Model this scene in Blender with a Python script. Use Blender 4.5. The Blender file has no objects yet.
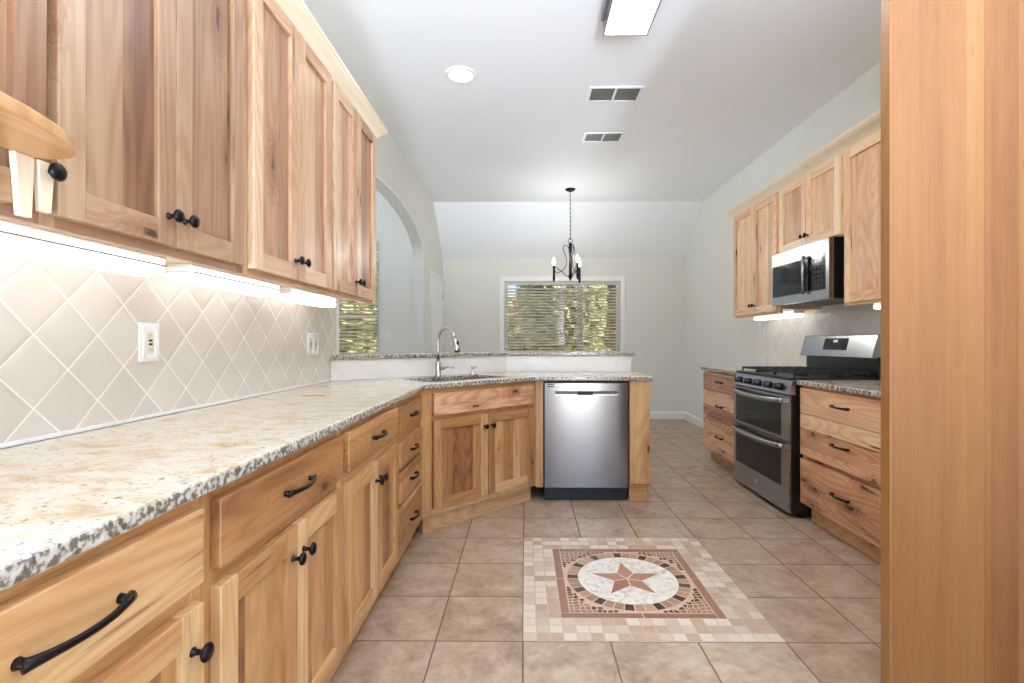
import bpy, bmesh, math, random
from mathutils import Vector, Matrix

# ------------------------------------------------------------------ camera
SC = bpy.context.scene
COL = SC.collection
F_PX, CAM_H = 498.0, 1.145
cam_data = bpy.data.cameras.new('camera')
cam_data.sensor_fit = 'HORIZONTAL'
cam_data.sensor_width = 36.0
cam_data.lens = 36.0 * F_PX / 1024.0
cam_data.shift_x = -9.1 / 1024.0
cam_data.clip_start = 0.02
cam_data.clip_end = 300
cam = bpy.data.objects.new('camera', cam_data)
cam.location = (0, 0, CAM_H)
cam.rotation_euler = (math.pi / 2, 0, math.radians(0.45))
COL.objects.link(cam)
SC.camera = cam

# ------------------------------------------------------------------ view
SC.view_settings.view_transform = 'Standard'
SC.view_settings.look = 'None'
SC.view_settings.gamma = 1.0
SC.view_settings.use_curve_mapping = False
SC.view_settings.exposure = 0.36
SC.cycles.max_bounces = 10
SC.cycles.diffuse_bounces = 6
SC.cycles.sample_clamp_indirect = 6.0

# ------------------------------------------------------------------ sky and sun
world = bpy.data.worlds.new('sky')
SC.world = world
world.use_nodes = True
wn = world.node_tree.nodes
wl = world.node_tree.links
wn.clear()
w_out = wn.new('ShaderNodeOutputWorld')
w_bg = wn.new('ShaderNodeBackground')
w_tc = wn.new('ShaderNodeTexCoord')
w_sep = wn.new('ShaderNodeSeparateXYZ')
w_rmp = wn.new('ShaderNodeValToRGB')
wl.new(w_tc.outputs['Generated'], w_sep.inputs[0])
def w_math(op, a, b):
    n = wn.new('ShaderNodeMath'); n.operation = op
    for k, q in enumerate((a, b)):
        if isinstance(q, (int, float)): n.inputs[k].default_value = q
        else: wl.new(q, n.inputs[k])
    return n.outputs[0]
wl.new(w_math('MULTIPLY_ADD', w_sep.outputs['Z'], 0.5), w_rmp.inputs[0])
w_rmp.inputs[0].links[0].from_node.inputs[2].default_value = 0.5
E = w_rmp.color_ramp.elements
E[0].position, E[0].color = 0.0, (6.0, 7.2, 8.6, 1)      # glow below the horizon, added to brighten the ceiling
E[1].position, E[1].color = 0.85, (0.36, 0.50, 0.74, 1)
for p_, c_ in ((0.37, (5.7, 6.8, 8.1, 1)), (0.44, (0.95, 1.0, 1.06, 1)), (0.52, (0.78, 0.83, 0.89, 1)), (0.56, (0.36, 0.52, 0.76, 1))):
    q_ = E.new(p_); q_.color = c_
def w_range(src, a, b, c, d):
    n = wn.new('ShaderNodeMapRange'); n.interpolation_type = 'SMOOTHSTEP'
    wl.new(src, n.inputs['Value'])
    for k_, v_ in (('From Min', a), ('From Max', b), ('To Min', c), ('To Max', d)): n.inputs[k_].default_value = v_
    return n.outputs['Result']
# world light boosted behind the camera, with an added dim sector and bright stripe
w_flat = wn.new('ShaderNodeVectorMath'); w_flat.operation = 'MULTIPLY'
wl.new(w_tc.outputs['Generated'], w_flat.inputs[0]); w_flat.inputs[1].default_value = (1, 1, 0)
w_nrm = wn.new('ShaderNodeVectorMath'); w_nrm.operation = 'NORMALIZE'; wl.new(w_flat.outputs[0], w_nrm.inputs[0])
w_dot = wn.new('ShaderNodeVectorMath'); w_dot.operation = 'DOT_PRODUCT'
wl.new(w_nrm.outputs[0], w_dot.inputs[0]); w_dot.inputs[1].default_value = (0.108, -0.9942, 0.0)
dt = w_dot.outputs['Value']
w_str = w_math('MULTIPLY', w_range(dt, -0.9, 0.3, 1.4, 2.6), w_range(dt, 0.80, 0.95, 1.0, 0.5))
w_str = w_math('ADD', w_str, w_range(dt, 0.9988, 0.9998, 0.0, 9.0))  # stripe added to put a bright band on the dishwasher
wl.new(w_rmp.outputs[0], w_bg.inputs['Color'])
wl.new(w_str, w_bg.inputs['Strength'])
wl.new(w_bg.outputs[0], w_out.inputs[0])

sun_d = bpy.data.lights.new('sun', 'SUN')
sun_d.energy = 19.0
sun_d.angle = math.radians(1.0)
sun_d.color = (1.0, 0.95, 0.86)
sun = bpy.data.objects.new('sun', sun_d)
sun.rotation_euler = (0, math.radians(48), 0)
sun.location = (20, 5, 20)
COL.objects.link(sun)

LAMP = dict(box=16.0, can=16.0, strip=2.0, bulb=14.0, bulb_w=4.6)

# ------------------------------------------------------------------ helpers
def lin(r, g, b):
    def f(c):
        c = c / 255.0
        return c / 12.92 if c <= 0.04045 else ((c + 0.055) / 1.055) ** 2.4
    return (f(r), f(g), f(b), 1.0)

RNG = random.Random(7)

def lnk(o):
    COL.objects.link(o)
    return o

class MB:
    """collects geometry; build() links it as one mesh object"""
    def __init__(s):
        s.v = []; s.f = []; s.m = []; s.sm = []
        s.g = []; s.t = []; s.b = []
    def add(s, verts, faces, mi=0, smooth=False, g='z', tone=None, bw=0.0):
        o = len(s.v)
        off = (RNG.uniform(0, 40), RNG.uniform(0, 40), RNG.uniform(0, 40))
        if tone is None:
            tone = RNG.random()
        for p in verts:
            x, y, z = p
            s.v.append((x, y, z))
            if g == 'z': q = (z, x, y)
            elif g == 'x': q = (x, z, y)
            else: q = (y, x, z)
            s.g.append((q[0] + off[0], q[1] + off[1], q[2] + off[2]))
            s.t.append(tone); s.b.append(bw)
        for f in faces:
            s.f.append(tuple(i + o for i in f)); s.m.append(mi); s.sm.append(smooth)
    def box(s, x0, x1, y0, y1, z0, z1, mi=0, g='z', tone=None, bw=0.0):
        v = [(x0,y0,z0),(x1,y0,z0),(x1,y1,z0),(x0,y1,z0),(x0,y0,z1),(x1,y0,z1),(x1,y1,z1),(x0,y1,z1)]
        f = [(0,3,2,1),(4,5,6,7),(0,1,5,4),(1,2,6,5),(2,3,7,6),(3,0,4,7)]
        s.add(v, f, mi, False, g, tone, bw)
    def prism(s, poly, z0, z1, mi=0, g='z', tone=None, bw=0.0, axis='z'):
        """poly: counter-clockwise 2D outline extruded along axis"""
        n = len(poly)
        def P(a, b, c):
            return (a, b, c) if axis == 'z' else ((a, c, b) if axis == 'y' else (c, a, b))
        v = [P(a, b, z0) for a, b in poly] + [P(a, b, z1) for a, b in poly]
        f = [tuple(range(n - 1, -1, -1)), tuple(range(n, 2 * n))]
        f += [(i, (i + 1) % n, n + (i + 1) % n, n + i) for i in range(n)]
        if axis == 'y':
            f = [tuple(reversed(q)) for q in f]
        s.add(v, f, mi, False, g, tone, bw)
    def tube(s, pts, r, seg=10, mi=0, flat=1.0, up=(0, 0, 1), tone=0.5):
        pts = [Vector(p) for p in pts]
        n = len(pts)
        rr = r if isinstance(r, (list, tuple)) else [r] * n
        v = []
        pa = None
        for i, p in enumerate(pts):
            d = (pts[min(i + 1, n - 1)] - pts[max(i - 1, 0)]).normalized()
            if pa is None:
                u = Vector(up)
                if abs(d.dot(u)) > 0.95: u = Vector((1, 0, 0)) if abs(d.x) < 0.9 else Vector((0, 1, 0))
            else:
                u = pa
            a = (u - d * u.dot(d)).normalized()
            pa = a
            b = d.cross(a)
            for k in range(seg):
                t = 2 * math.pi * k / seg
                q = p + (a * math.cos(t) + b * math.sin(t) * flat) * rr[i]
                v.append(tuple(q))
        f = []
        for i in range(n - 1):
            for k in range(seg):
                k2 = (k + 1) % seg
                f.append((i * seg + k, i * seg + k2, (i + 1) * seg + k2, (i + 1) * seg + k))
        f.append(tuple(range(seg - 1, -1, -1)))
        f.append(tuple((n - 1) * seg + k for k in range(seg)))
        s.add(v, f, mi, True, 'z', tone)
    def lathe(s, prof, c=(0, 0, 0), axis='z', seg=20, mi=0, tone=0.5):
        """prof: (radius, height) list along axis"""
        v = []; f = []
        for r, h in prof:
            for k in range(seg):
                t = 2 * math.pi * k / seg
                a, b = r * math.cos(t), r * math.sin(t)
                q = (a, b, h) if axis == 'z' else ((b, h, a) if axis == 'y' else (h, a, b))
                v.append((c[0] + q[0], c[1] + q[1], c[2] + q[2]))
        for i in range(len(prof) - 1):
            for k in range(seg):
                k2 = (k + 1) % seg
                f.append((i * seg + k, i * seg + k2, (i + 1) * seg + k2, (i + 1) * seg + k))
        f.append(tuple(range(seg - 1, -1, -1)))
        f.append(tuple((len(prof) - 1) * seg + k for k in range(seg)))
        s.add(v, f, mi, True, 'z', tone)
    def sweep(s, path, prof, mi=0, tone=None, bw=0.0, g='x'):
        """profile (d, z) swept on a 2D path; d is measured to the right of travel; mitred"""
        P = [Vector(p) for p in path]
        n = len(P); m = len(prof)
        v = []
        for i in range(n):
            ds = []
            if i > 0: ds.append((P[i] - P[i - 1]).normalized())
            if i < n - 1: ds.append((P[i + 1] - P[i]).normalized())
            ns = [Vector((d.y, -d.x)) for d in ds]
            if len(ns) == 2:
                mm = (ns[0] + ns[1]).normalized()
                mm = mm / mm.dot(ns[0])
            else:
                mm = ns[0]
            for d, z in prof:
                q = P[i] + mm * d
                v.append((q.x, q.y, z))
        f = []
        for i in range(n - 1):
            for k in range(m):
                k2 = (k + 1) % m
                f.append((i * m + k, (i + 1) * m + k, (i + 1) * m + k2, i * m + k2))
        f.append(tuple(range(m)))
        f.append(tuple((n - 1) * m + k for k in range(m - 1, -1, -1)))
        s.add(v, f, mi, False, g, tone, bw)
    def build(s, name, mats, parent=None, bevel=0.0, seg=2, loc=None, rz=0.0, fix=True):
        me = bpy.data.meshes.new(name)
        me.from_pydata(s.v, [], s.f)
        if not isinstance(mats, (list, tuple)): mats = [mats]
        for m in mats: me.materials.append(m)
        for p, mi, sm in zip(me.polygons, s.m, s.sm):
            p.material_index = mi; p.use_smooth = sm
        a = me.attributes.new('gco', 'FLOAT_VECTOR', 'POINT')
        a.data.foreach_set('vector', [c for q in s.g for c in q])
        a = me.attributes.new('tone', 'FLOAT', 'POINT'); a.data.foreach_set('value', s.t)
        a = me.attributes.new('bw', 'FLOAT', 'POINT'); a.data.foreach_set('value', s.b)
        if fix:
            bm = bmesh.new(); bm.from_mesh(me)
            bmesh.ops.recalc_face_normals(bm, faces=bm.faces)
            bm.to_mesh(me); bm.free()
        o = lnk(bpy.data.objects.new(name, me))
        if parent is not None: o.parent = parent
        if loc is not None: o.location = loc
        o.rotation_euler.z = rz
        if bevel > 0:
            b = o.modifiers.new('bevel', 'BEVEL')
            b.width = bevel; b.segments = seg; b.limit_method = 'ANGLE'; b.angle_limit = math.radians(40)
            b.harden_normals = False
        return o

def tag(o, label, cat, group=None, kind=None):
    o['label'] = label
    o['category'] = cat
    if group: o['group'] = group
    if kind: o['kind'] = kind
    return o

def thing(name, label, cat, loc=(0, 0, 0), rz=0.0, group=None):
    o = lnk(bpy.data.objects.new(name, None))
    o.empty_display_size = 0.1
    o.location = loc
    o.rotation_euler.z = rz
    return tag(o, label, cat, group)

def structure(o, label=None):
    o['kind'] = 'structure'
    if label:
        o['label'] = label
    return o

# ------------------------------------------------------------------ materials
def new_mat(name):
    m = bpy.data.materials.new(name)
    m.use_nodes = True
    nt = m.node_tree
    for n in list(nt.nodes): nt.nodes.remove(n)
    out = nt.nodes.new('ShaderNodeOutputMaterial')
    bs = nt.nodes.new('ShaderNodeBsdfPrincipled')
    nt.links.new(bs.outputs[0], out.inputs[0])
    return m, nt, bs

def N(nt, typ, **kw):
    n = nt.nodes.new(typ)
    for k, v in kw.items():
        if k.startswith('i_'):
            n.inputs[k[2:].replace('_', ' ')].default_value = v
        else:
            setattr(n, k, v)
    return n

def math_n(nt, op, a, b=None, c=None, clamp=False):
    n = nt.nodes.new('ShaderNodeMath')
    n.operation = op; n.use_clamp = clamp
    for i, q in enumerate((a, b, c)):
        if q is None: continue
        if isinstance(q, (int, float)): n.inputs[i].default_value = q
        else: nt.links.new(q, n.inputs[i])
    return n.outputs[0]

def maprange(nt, val, a, b, c=0.0, d=1.0):
    n = nt.nodes.new('ShaderNodeMapRange')
    n.interpolation_type = 'SMOOTHSTEP'
    nt.links.new(val, n.inputs['Value'])
    n.inputs['From Min'].default_value = a; n.inputs['From Max'].default_value = b
    n.inputs['To Min'].default_value = c; n.inputs['To Max'].default_value = d
    return n.outputs['Result']

def mix_col(nt, fac, a, b, typ='MIX'):
    n = nt.nodes.new('ShaderNodeMix')
    n.data_type = 'RGBA'; n.blend_type = typ
    if isinstance(fac, (int, float)): n.inputs[0].default_value = fac
    else: nt.links.new(fac, n.inputs[0])
    for i, q in ((6, a), (7, b)):
        if isinstance(q, tuple): n.inputs[i].default_value = q
        else: nt.links.new(q, n.inputs[i])
    return n.outputs[2]

def ramp(nt, fac, stops):
    n = nt.nodes.new('ShaderNodeValToRGB')
    e = n.color_ramp.elements
    e[0].position, e[0].color = stops[0]
    e[1].position, e[1].color = stops[-1]
    for p, c in stops[1:-1]:
        q = e.new(p); q.color = c
    nt.links.new(fac, n.inputs[0])
    return n.outputs[0]

def bump(nt, bs, h, strength=0.2, dist=0.01):
    b = nt.nodes.new('ShaderNodeBump')
    b.inputs['Strength'].default_value = strength
    b.inputs['Distance'].default_value = dist
    nt.links.new(h, b.inputs['Height'])
    nt.links.new(b.outputs[0], bs.inputs['Normal'])

def plain(name, col, rough=0.5, metal=0.0, spec=0.5, emit=None, estr=0.0, noise=0.0, coat=0.0):
    m, nt, bs = new_mat(name)
    bs.inputs['Roughness'].default_value = rough
    bs.inputs['Metallic'].default_value = metal
    bs.inputs['Specular IOR Level'].default_value = spec
    bs.inputs['Coat Weight'].default_value = coat
    if noise > 0:
        tc = N(nt, 'ShaderNodeTexCoord')
        no = N(nt, 'ShaderNodeTexNoise', i_Scale=6.0, i_Detail=3.0)
        nt.links.new(tc.outputs['Object'], no.inputs['Vector'])
        lo = tuple(c * (1 - noise) for c in col[:3]) + (1,)
        hi = tuple(min(1, c * (1 + noise)) for c in col[:3]) + (1,)
        nt.links.new(mix_col(nt, no.outputs[0], lo, hi), bs.inputs['Base Color'])
    else:
        bs.inputs['Base Color'].default_value = col
    if emit:
        bs.inputs['Emission Color'].default_value = emit
        bs.inputs['Emission Strength'].default_value = estr
    return m

def wood(name, stops, rough=0.32, knots=1.0, amp=0.55, dark=(70, 42, 28), streaks=1.0, rings=0.15):
    m, nt, bs = new_mat(name)
    L = nt.links.new
    at = N(nt, 'ShaderNodeAttribute', attribute_name='gco')
    tn = N(nt, 'ShaderNodeAttribute', attribute_name='tone')
    bw = N(nt, 'ShaderNodeAttribute', attribute_name='bw')
    sp = N(nt, 'ShaderNodeSeparateXYZ'); L(at.outputs['Vector'], sp.inputs[0])
    u, v, w = sp.outputs
    # glued boards of random width and tone
    vb = math_n(nt, 'MULTIPLY', v, bw.outputs['Fac'])
    vo = N(nt, 'ShaderNodeTexVoronoi', voronoi_dimensions='1D', i_Scale=1.0)
    L(vb, vo.inputs['W'])
    bsep = N(nt, 'ShaderNodeSeparateXYZ'); L(vo.outputs['Color'], bsep.inputs[0])
    br = bsep.outputs[0]
    boff = math_n(nt, 'MULTIPLY', bsep.outputs[1], 17.0)
    u2 = math_n(nt, 'ADD', u, boff)
    def vec(a, b):
        c = N(nt, 'ShaderNodeCombineXYZ')
        L(math_n(nt, 'MULTIPLY', u2, a), c.inputs[0])
        L(math_n(nt, 'MULTIPLY', v, b), c.inputs[1])
        L(math_n(nt, 'MULTIPLY', w, b), c.inputs[2])
        return c.outputs[0]
    # knots
    kv = N(nt, 'ShaderNodeTexVoronoi', voronoi_dimensions='2D', i_Scale=1.0, i_Randomness=1.0)
    L(vec(2.6, 7.0), kv.inputs['Vector'])
    kn = N(nt, 'ShaderNodeTexNoise', i_Scale=1.0, i_Detail=2.0)
    L(vec(22, 60), kn.inputs['Vector'])
    kd = math_n(nt, 'ADD', kv.outputs['Distance'], math_n(nt, 'MULTIPLY', math_n(nt, 'SUBTRACT', kn.outputs[0], 0.5), 0.22))
    ks = N(nt, 'ShaderNodeSeparateXYZ'); L(kv.outputs['Color'], ks.inputs[0])
    gate = math_n(nt, 'GREATER_THAN', ks.outputs[0], 1.0 - 0.16 * knots)
    kmask = math_n(nt, 'MULTIPLY', maprange(nt, kd, 0.085, 0.03), gate)
    khalo = math_n(nt, 'MULTIPLY', maprange(nt, kd, 0.42, 0.03), gate)
    # grain
    n1 = N(nt, 'ShaderNodeTexNoise', i_Scale=1.0, i_Detail=3.0); L(vec(1.1, 13.0), n1.inputs['Vector'])
    n2 = N(nt, 'ShaderNodeTexNoise', i_Scale=1.0, i_Detail=1.0); L(vec(0.7, 5.0), n2.inputs['Vector'])
    ph = math_n(nt, 'ADD', math_n(nt, 'MULTIPLY', n2.outputs[0], 70.0), math_n(nt, 'MULTIPLY', khalo, 14.0))
    ring = math_n(nt, 'POWER', math_n(nt, 'ABSOLUTE', math_n(nt, 'SINE', ph)), 3.0)
    n3 = N(nt, 'ShaderNodeTexNoise', i_Scale=1.0, i_Detail=2.0); L(vec(5.0, 260.0), n3.inputs['Vector'])
    n4 = N(nt, 'ShaderNodeTexNoise', i_Scale=1.0, i_Detail=2.0); L(vec(2.2, 34.0), n4.inputs['Vector'])
    t = math_n(nt, 'ADD', math_n(nt, 'MULTIPLY', tn.outputs['Fac'], amp),
               math_n(nt, 'MULTIPLY', br, math_n(nt, 'MULTIPLY', math_n(nt, 'GREATER_THAN', bw.outputs['Fac'], 0.01), amp)))
    t = math_n(nt, 'ADD', t, math_n(nt, 'MULTIPLY', math_n(nt, 'SUBTRACT', n1.outputs[0], 0.5), 0.75))
    t = math_n(nt, 'ADD', t, math_n(nt, 'MULTIPLY', ring, rings))
    t = math_n(nt, 'ADD', t, math_n(nt, 'MULTIPLY', khalo, 0.28))
    t = math_n(nt, 'ADD', t, math_n(nt, 'MULTIPLY', math_n(nt, 'SUBTRACT', n3.outputs[0], 0.5), 0.30), clamp=True)
    c = ramp(nt, t, stops)
    dk = lin(*dark)
    st = math_n(nt, 'MULTIPLY', maprange(nt, n4.outputs[0], 0.66, 0.76), 0.6 * streaks)
    c = mix_col(nt, st, c, dk)
    c = mix_col(nt, math_n(nt, 'MULTIPLY', kmask, 0.9), c, lin(52, 30, 20))
    L(c, bs.inputs['Base Color'])
    L(maprange(nt, n3.outputs[0], 0.2, 0.8, rough - 0.05, rough + 0.08), bs.inputs['Roughness'])
    bs.inputs['Specular IOR Level'].default_value = 0.5
    bump(nt, bs, n3.outputs[0], 0.05, 0.002)
    return m

M = {}
M['wood'] = wood('hickory_honey', [(0.0, lin(210, 172, 126)), (0.25, lin(193, 145, 96)), (0.55, lin(170, 121, 75)), (0.8, lin(145, 96, 58)), (1.0, lin(111, 69, 43))])
M['wood_upper_dim'] = wood('hickory_upper_dim', [(0.0, lin(175, 145, 115)), (0.25, lin(159, 122, 93)), (0.55, lin(137, 97, 70)), (0.8, lin(113, 74, 52)), (1.0, lin(83, 51, 33))], amp=0.6)  # upper hickory toned down near the camera, in place of weaker light
M['wood_upper_lit'] = wood('hickory_upper_lit', [(0.0, lin(211, 180, 147)), (0.25, lin(195, 156, 121)), (0.55, lin(174, 129, 98)), (0.8, lin(146, 103, 74)), (1.0, lin(110, 71, 51))], amp=0.6)  # lighter copy of the upper hickory, brighter light put into the colour
M['wood_upper_lit_right'] = wood('hickory_upper_lit_right', [(0.0, lin(241, 219, 179)), (0.25, lin(235, 191, 147)), (0.55, lin(211, 161, 120)), (0.8, lin(179, 128, 93)), (1.0, lin(140, 93, 66))], amp=0.4)  # right-hand copy, lightened to make up for the weak light there
M['wood_rustic'] = wood('hickory_rustic', [(0.0, lin(236, 202, 166)), (0.22, lin(224, 178, 138)), (0.5, lin(198, 145, 107)), (0.78, lin(156, 106, 76)), (1.0, lin(104, 66, 48))], knots=4.0, streaks=1.6, amp=0.5, rings=0.2)
M['wood_edge'] = wood('crown_maple', [(0.0, lin(234, 216, 190)), (0.4, lin(226, 204, 172)), (0.7, lin(212, 186, 150)), (1.0, lin(190, 156, 118))], knots=0.0, amp=0.3, streaks=0.3)
M['wood_panel'] = wood('end_panel_wood', [(0.0, lin(145, 99, 53)), (0.3, lin(134, 86, 43)), (0.6, lin(119, 72, 32)), (0.85, lin(100, 59, 24)), (1.0, lin(84, 48, 21))], amp=0.35, streaks=0.25, knots=0.0, rings=0.05)
M['wood_inner'] = wood('cabinet_carcass', [(0.0, lin(214, 180, 136)), (0.5, lin(196, 156, 110)), (1.0, lin(160, 116, 76))], knots=0.0, amp=0.3, streaks=0.0)
M['bronze'] = plain('oil_rubbed_bronze', lin(34, 28, 28), 0.32, 0.75)
M['black'] = plain('black_enamel', lin(20, 20, 22), 0.28)
M['black_matte'] = plain('black_plastic', lin(24, 24, 25), 0.5)
M['iron'] = plain('cast_iron', lin(28, 28, 30), 0.55)
M['glass_dark'] = plain('dark_oven_glass', lin(12, 13, 15), 0.08, spec=0.3)
M['white_plastic'] = plain('white_plastic', lin(238, 238, 236), 0.35)
M['ivory'] = plain('ivory_plastic', lin(226, 216, 200), 0.35)
M['trim'] = plain('white_trim_paint', lin(236, 236, 234), 0.4)
M['nickel'] = plain('brushed_nickel', lin(196, 192, 186), 0.26, 1.0)
M['sinksteel'] = plain('sink_steel', lin(150, 142, 134), 0.35, 1.0)
M['chrome'] = plain('polished_chrome', lin(215, 215, 215), 0.12, 1.0)
def slat_mat():
    m, nt, bs = new_mat('blind_slat')
    out = [n for n in nt.nodes if n.type == 'OUTPUT_MATERIAL'][0]
    bs.inputs['Base Color'].default_value = lin(242, 238, 226)
    bs.inputs['Roughness'].default_value = 0.45
    tl = N(nt, 'ShaderNodeBsdfTranslucent'); tl.inputs[0].default_value = lin(242, 234, 214)
    mx = N(nt, 'ShaderNodeMixShader'); mx.inputs[0].default_value = 0.45
    nt.links.new(bs.outputs[0], mx.inputs[1]); nt.links.new(tl.outputs[0], mx.inputs[2]); nt.links.new(mx.outputs[0], out.inputs[0])
    return m
M['slat'] = slat_mat()
M['vent_dark'] = plain('vent_dark_grey', lin(140, 134, 127), 0.7)  # plain grey for louvers, slots and the handle pocket
M['vent_grey'] = plain('vent_slats', lin(176, 174, 170), 0.5)
M['lamp_box'] = plain('lit_diffuser', lin(250, 250, 250), 0.4, emit=(0.93, 1.0, 1.04, 1), estr=LAMP['box'])
M['lamp_can'] = plain('lit_can', lin(250, 250, 250), 0.4, emit=(1, 0.96, 0.9, 1), estr=LAMP['can'])
M['lamp_strip'] = plain('lit_strip', lin(250, 250, 250), 0.4, emit=(1, 0.99, 0.97, 1), estr=LAMP['strip'])
M['housing_glow'] = plain('strip_housing_glow', lin(250, 250, 250), 0.4, emit=(1, 0.97, 0.93, 1), estr=1.0)  # white housing given its own glow in place of light falling on it
M['lamp_bulb'] = plain('lit_bulb', lin(250, 240, 220), 0.3, emit=(1, 0.86, 0.66, 1), estr=LAMP['bulb'])
M['grey_metal'] = plain('satin_grey_metal', lin(168, 172, 176), 0.35, 0.9)
M['bark'] = plain('bark', lin(110, 98, 86), 0.9, noise=0.3)
M['post'] = plain('porch_post_paint', lin(92, 87, 82), 0.7, noise=0.08)
M['fence'] = plain('fence_wood', lin(136, 118, 96), 0.8, noise=0.15)
M['bounce_ground'] = plain('pale_bounce_ground', lin(206, 200, 186), 0.9, noise=0.1)  # ground made pale to bounce light up onto the blind slats

def paint(name, col, rough=0.7):
    m, nt, bs = new_mat(name)
    tc = N(nt, 'ShaderNodeTexCoord')
    no = N(nt, 'ShaderNodeTexNoise', i_Scale=220.0, i_Detail=3.0)
    nt.links.new(tc.outputs['Object'], no.inputs['Vector'])
    bs.inputs['Base Color'].default_value = col
    bs.inputs['Roughness'].default_value = rough
    bs.inputs['Specular IOR Level'].default_value = 0.3
    bump(nt, bs, no.outputs[0], 0.08, 0.002)
    return m
M['wall'] = paint('greige_wall_paint', lin(224, 222, 213))
M['ceil'] = paint('ceiling_paint', lin(243, 244, 245), 0.8)

def steel(name, col=(176, 176, 176), axis='z', rough=0.3, brushed=False):
    m, nt, bs = new_mat(name)
    bs.inputs['Base Color'].default_value = lin(*col)
    bs.inputs['Metallic'].default_value = 1.0
    bs.inputs['Roughness'].default_value = rough
    if brushed:
        tg = N(nt, 'ShaderNodeTangent', direction_type='RADIAL', axis='Z')
        nt.links.new(tg.outputs[0], bs.inputs['Tangent'])
        bs.inputs['Anisotropic'].default_value = 0.9
        bs.inputs['Anisotropic Rotation'].default_value = 0.25
    return m
M['steel'] = steel('stainless_vertical', (128, 123, 118), 'z', 0.17, True)
M['steel_h'] = steel('stainless_horizontal', (164, 164, 165), 'y', 0.22)

def granite(name):
    m, nt, bs = new_mat(name)
    L = nt.links.new
    tc = N(nt, 'ShaderNodeTexCoord')
    mp = N(nt, 'ShaderNodeMapping'); L(tc.outputs['Object'], mp.inputs[0])
    mp.inputs['Rotation'].default_value = (0.2, 0.1, 0.6)
    mp.inputs['Scale'].default_value = (1.0, 1.8, 1.0)
    n1 = N(nt, 'ShaderNodeTexNoise', i_Scale=9.0, i_Detail=6.0, i_Roughness=0.65, i_Distortion=0.8)
    n2 = N(nt, 'ShaderNodeTexNoise', i_Scale=34.0, i_Detail=5.0, i_Roughness=0.7)
    n3 = N(nt, 'ShaderNodeTexNoise', i_Scale=60.0, i_Detail=3.0, i_Roughness=0.6)
    n4 = N(nt, 'ShaderNodeTexNoise', i_Scale=22.0, i_Detail=4.0, i_Roughness=0.6)
    vo = N(nt, 'ShaderNodeTexVoronoi', i_Scale=130.0)
    for n in (n1, n2, n4): L(mp.outputs[0], n.inputs['Vector'])
    for n in (n3, vo): L(tc.outputs['Object'], n.inputs['Vector'])
    base = ramp(nt, n1.outputs[0], [(0.28, lin(198, 192, 185)), (0.42, lin(218, 210, 196)), (0.55, lin(211, 195, 170)), (0.66, lin(191, 164, 128)), (0.8, lin(157, 124, 90))])
    c = mix_col(nt, math_n(nt, 'MULTIPLY', maprange(nt, n2.outputs[0], 0.56, 0.70), 0.75), base, lin(176, 148, 116))
    c = mix_col(nt, math_n(nt, 'MULTIPLY', maprange(nt, n4.outputs[0], 0.40, 0.30), 0.6), c, lin(176, 172, 168))
    # dark mineral flecks
    fl = math_n(nt, 'MULTIPLY', maprange(nt, n3.outputs[0], 0.61, 0.67), maprange(nt, n2.outputs[0], 0.44, 0.56))
    c = mix_col(nt, math_n(nt, 'MULTIPLY', fl, 0.9), c, lin(62, 54, 52))
    vs = N(nt, 'ShaderNodeSeparateXYZ'); L(vo.outputs['Color'], vs.inputs[0])
    sp = math_n(nt, 'MULTIPLY', math_n(nt, 'GREATER_THAN', vs.outputs[0], 0.93), maprange(nt, vo.outputs['Distance'], 0.5, 0.3))
    c = mix_col(nt, math_n(nt, 'MULTIPLY', sp, 0.55), c, lin(90, 80, 76))
    # the rough-polished edge shows more of the dark crystals
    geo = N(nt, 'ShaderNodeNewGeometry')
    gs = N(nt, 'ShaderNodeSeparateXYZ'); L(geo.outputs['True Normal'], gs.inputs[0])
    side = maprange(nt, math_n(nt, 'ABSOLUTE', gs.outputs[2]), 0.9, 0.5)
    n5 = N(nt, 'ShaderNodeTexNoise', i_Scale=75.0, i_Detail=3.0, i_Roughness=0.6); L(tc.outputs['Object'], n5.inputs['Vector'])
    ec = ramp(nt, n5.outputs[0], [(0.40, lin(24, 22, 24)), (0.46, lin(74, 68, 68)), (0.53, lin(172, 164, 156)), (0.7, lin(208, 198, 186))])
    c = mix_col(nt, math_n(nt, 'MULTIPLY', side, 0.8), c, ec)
    L(c, bs.inputs['Base Color'])
    bs.inputs['Roughness'].default_value = 0.12
    bs.inputs['Specular IOR Level'].default_value = 0.55
    return m
M['granite'] = granite('cream_granite')

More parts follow.
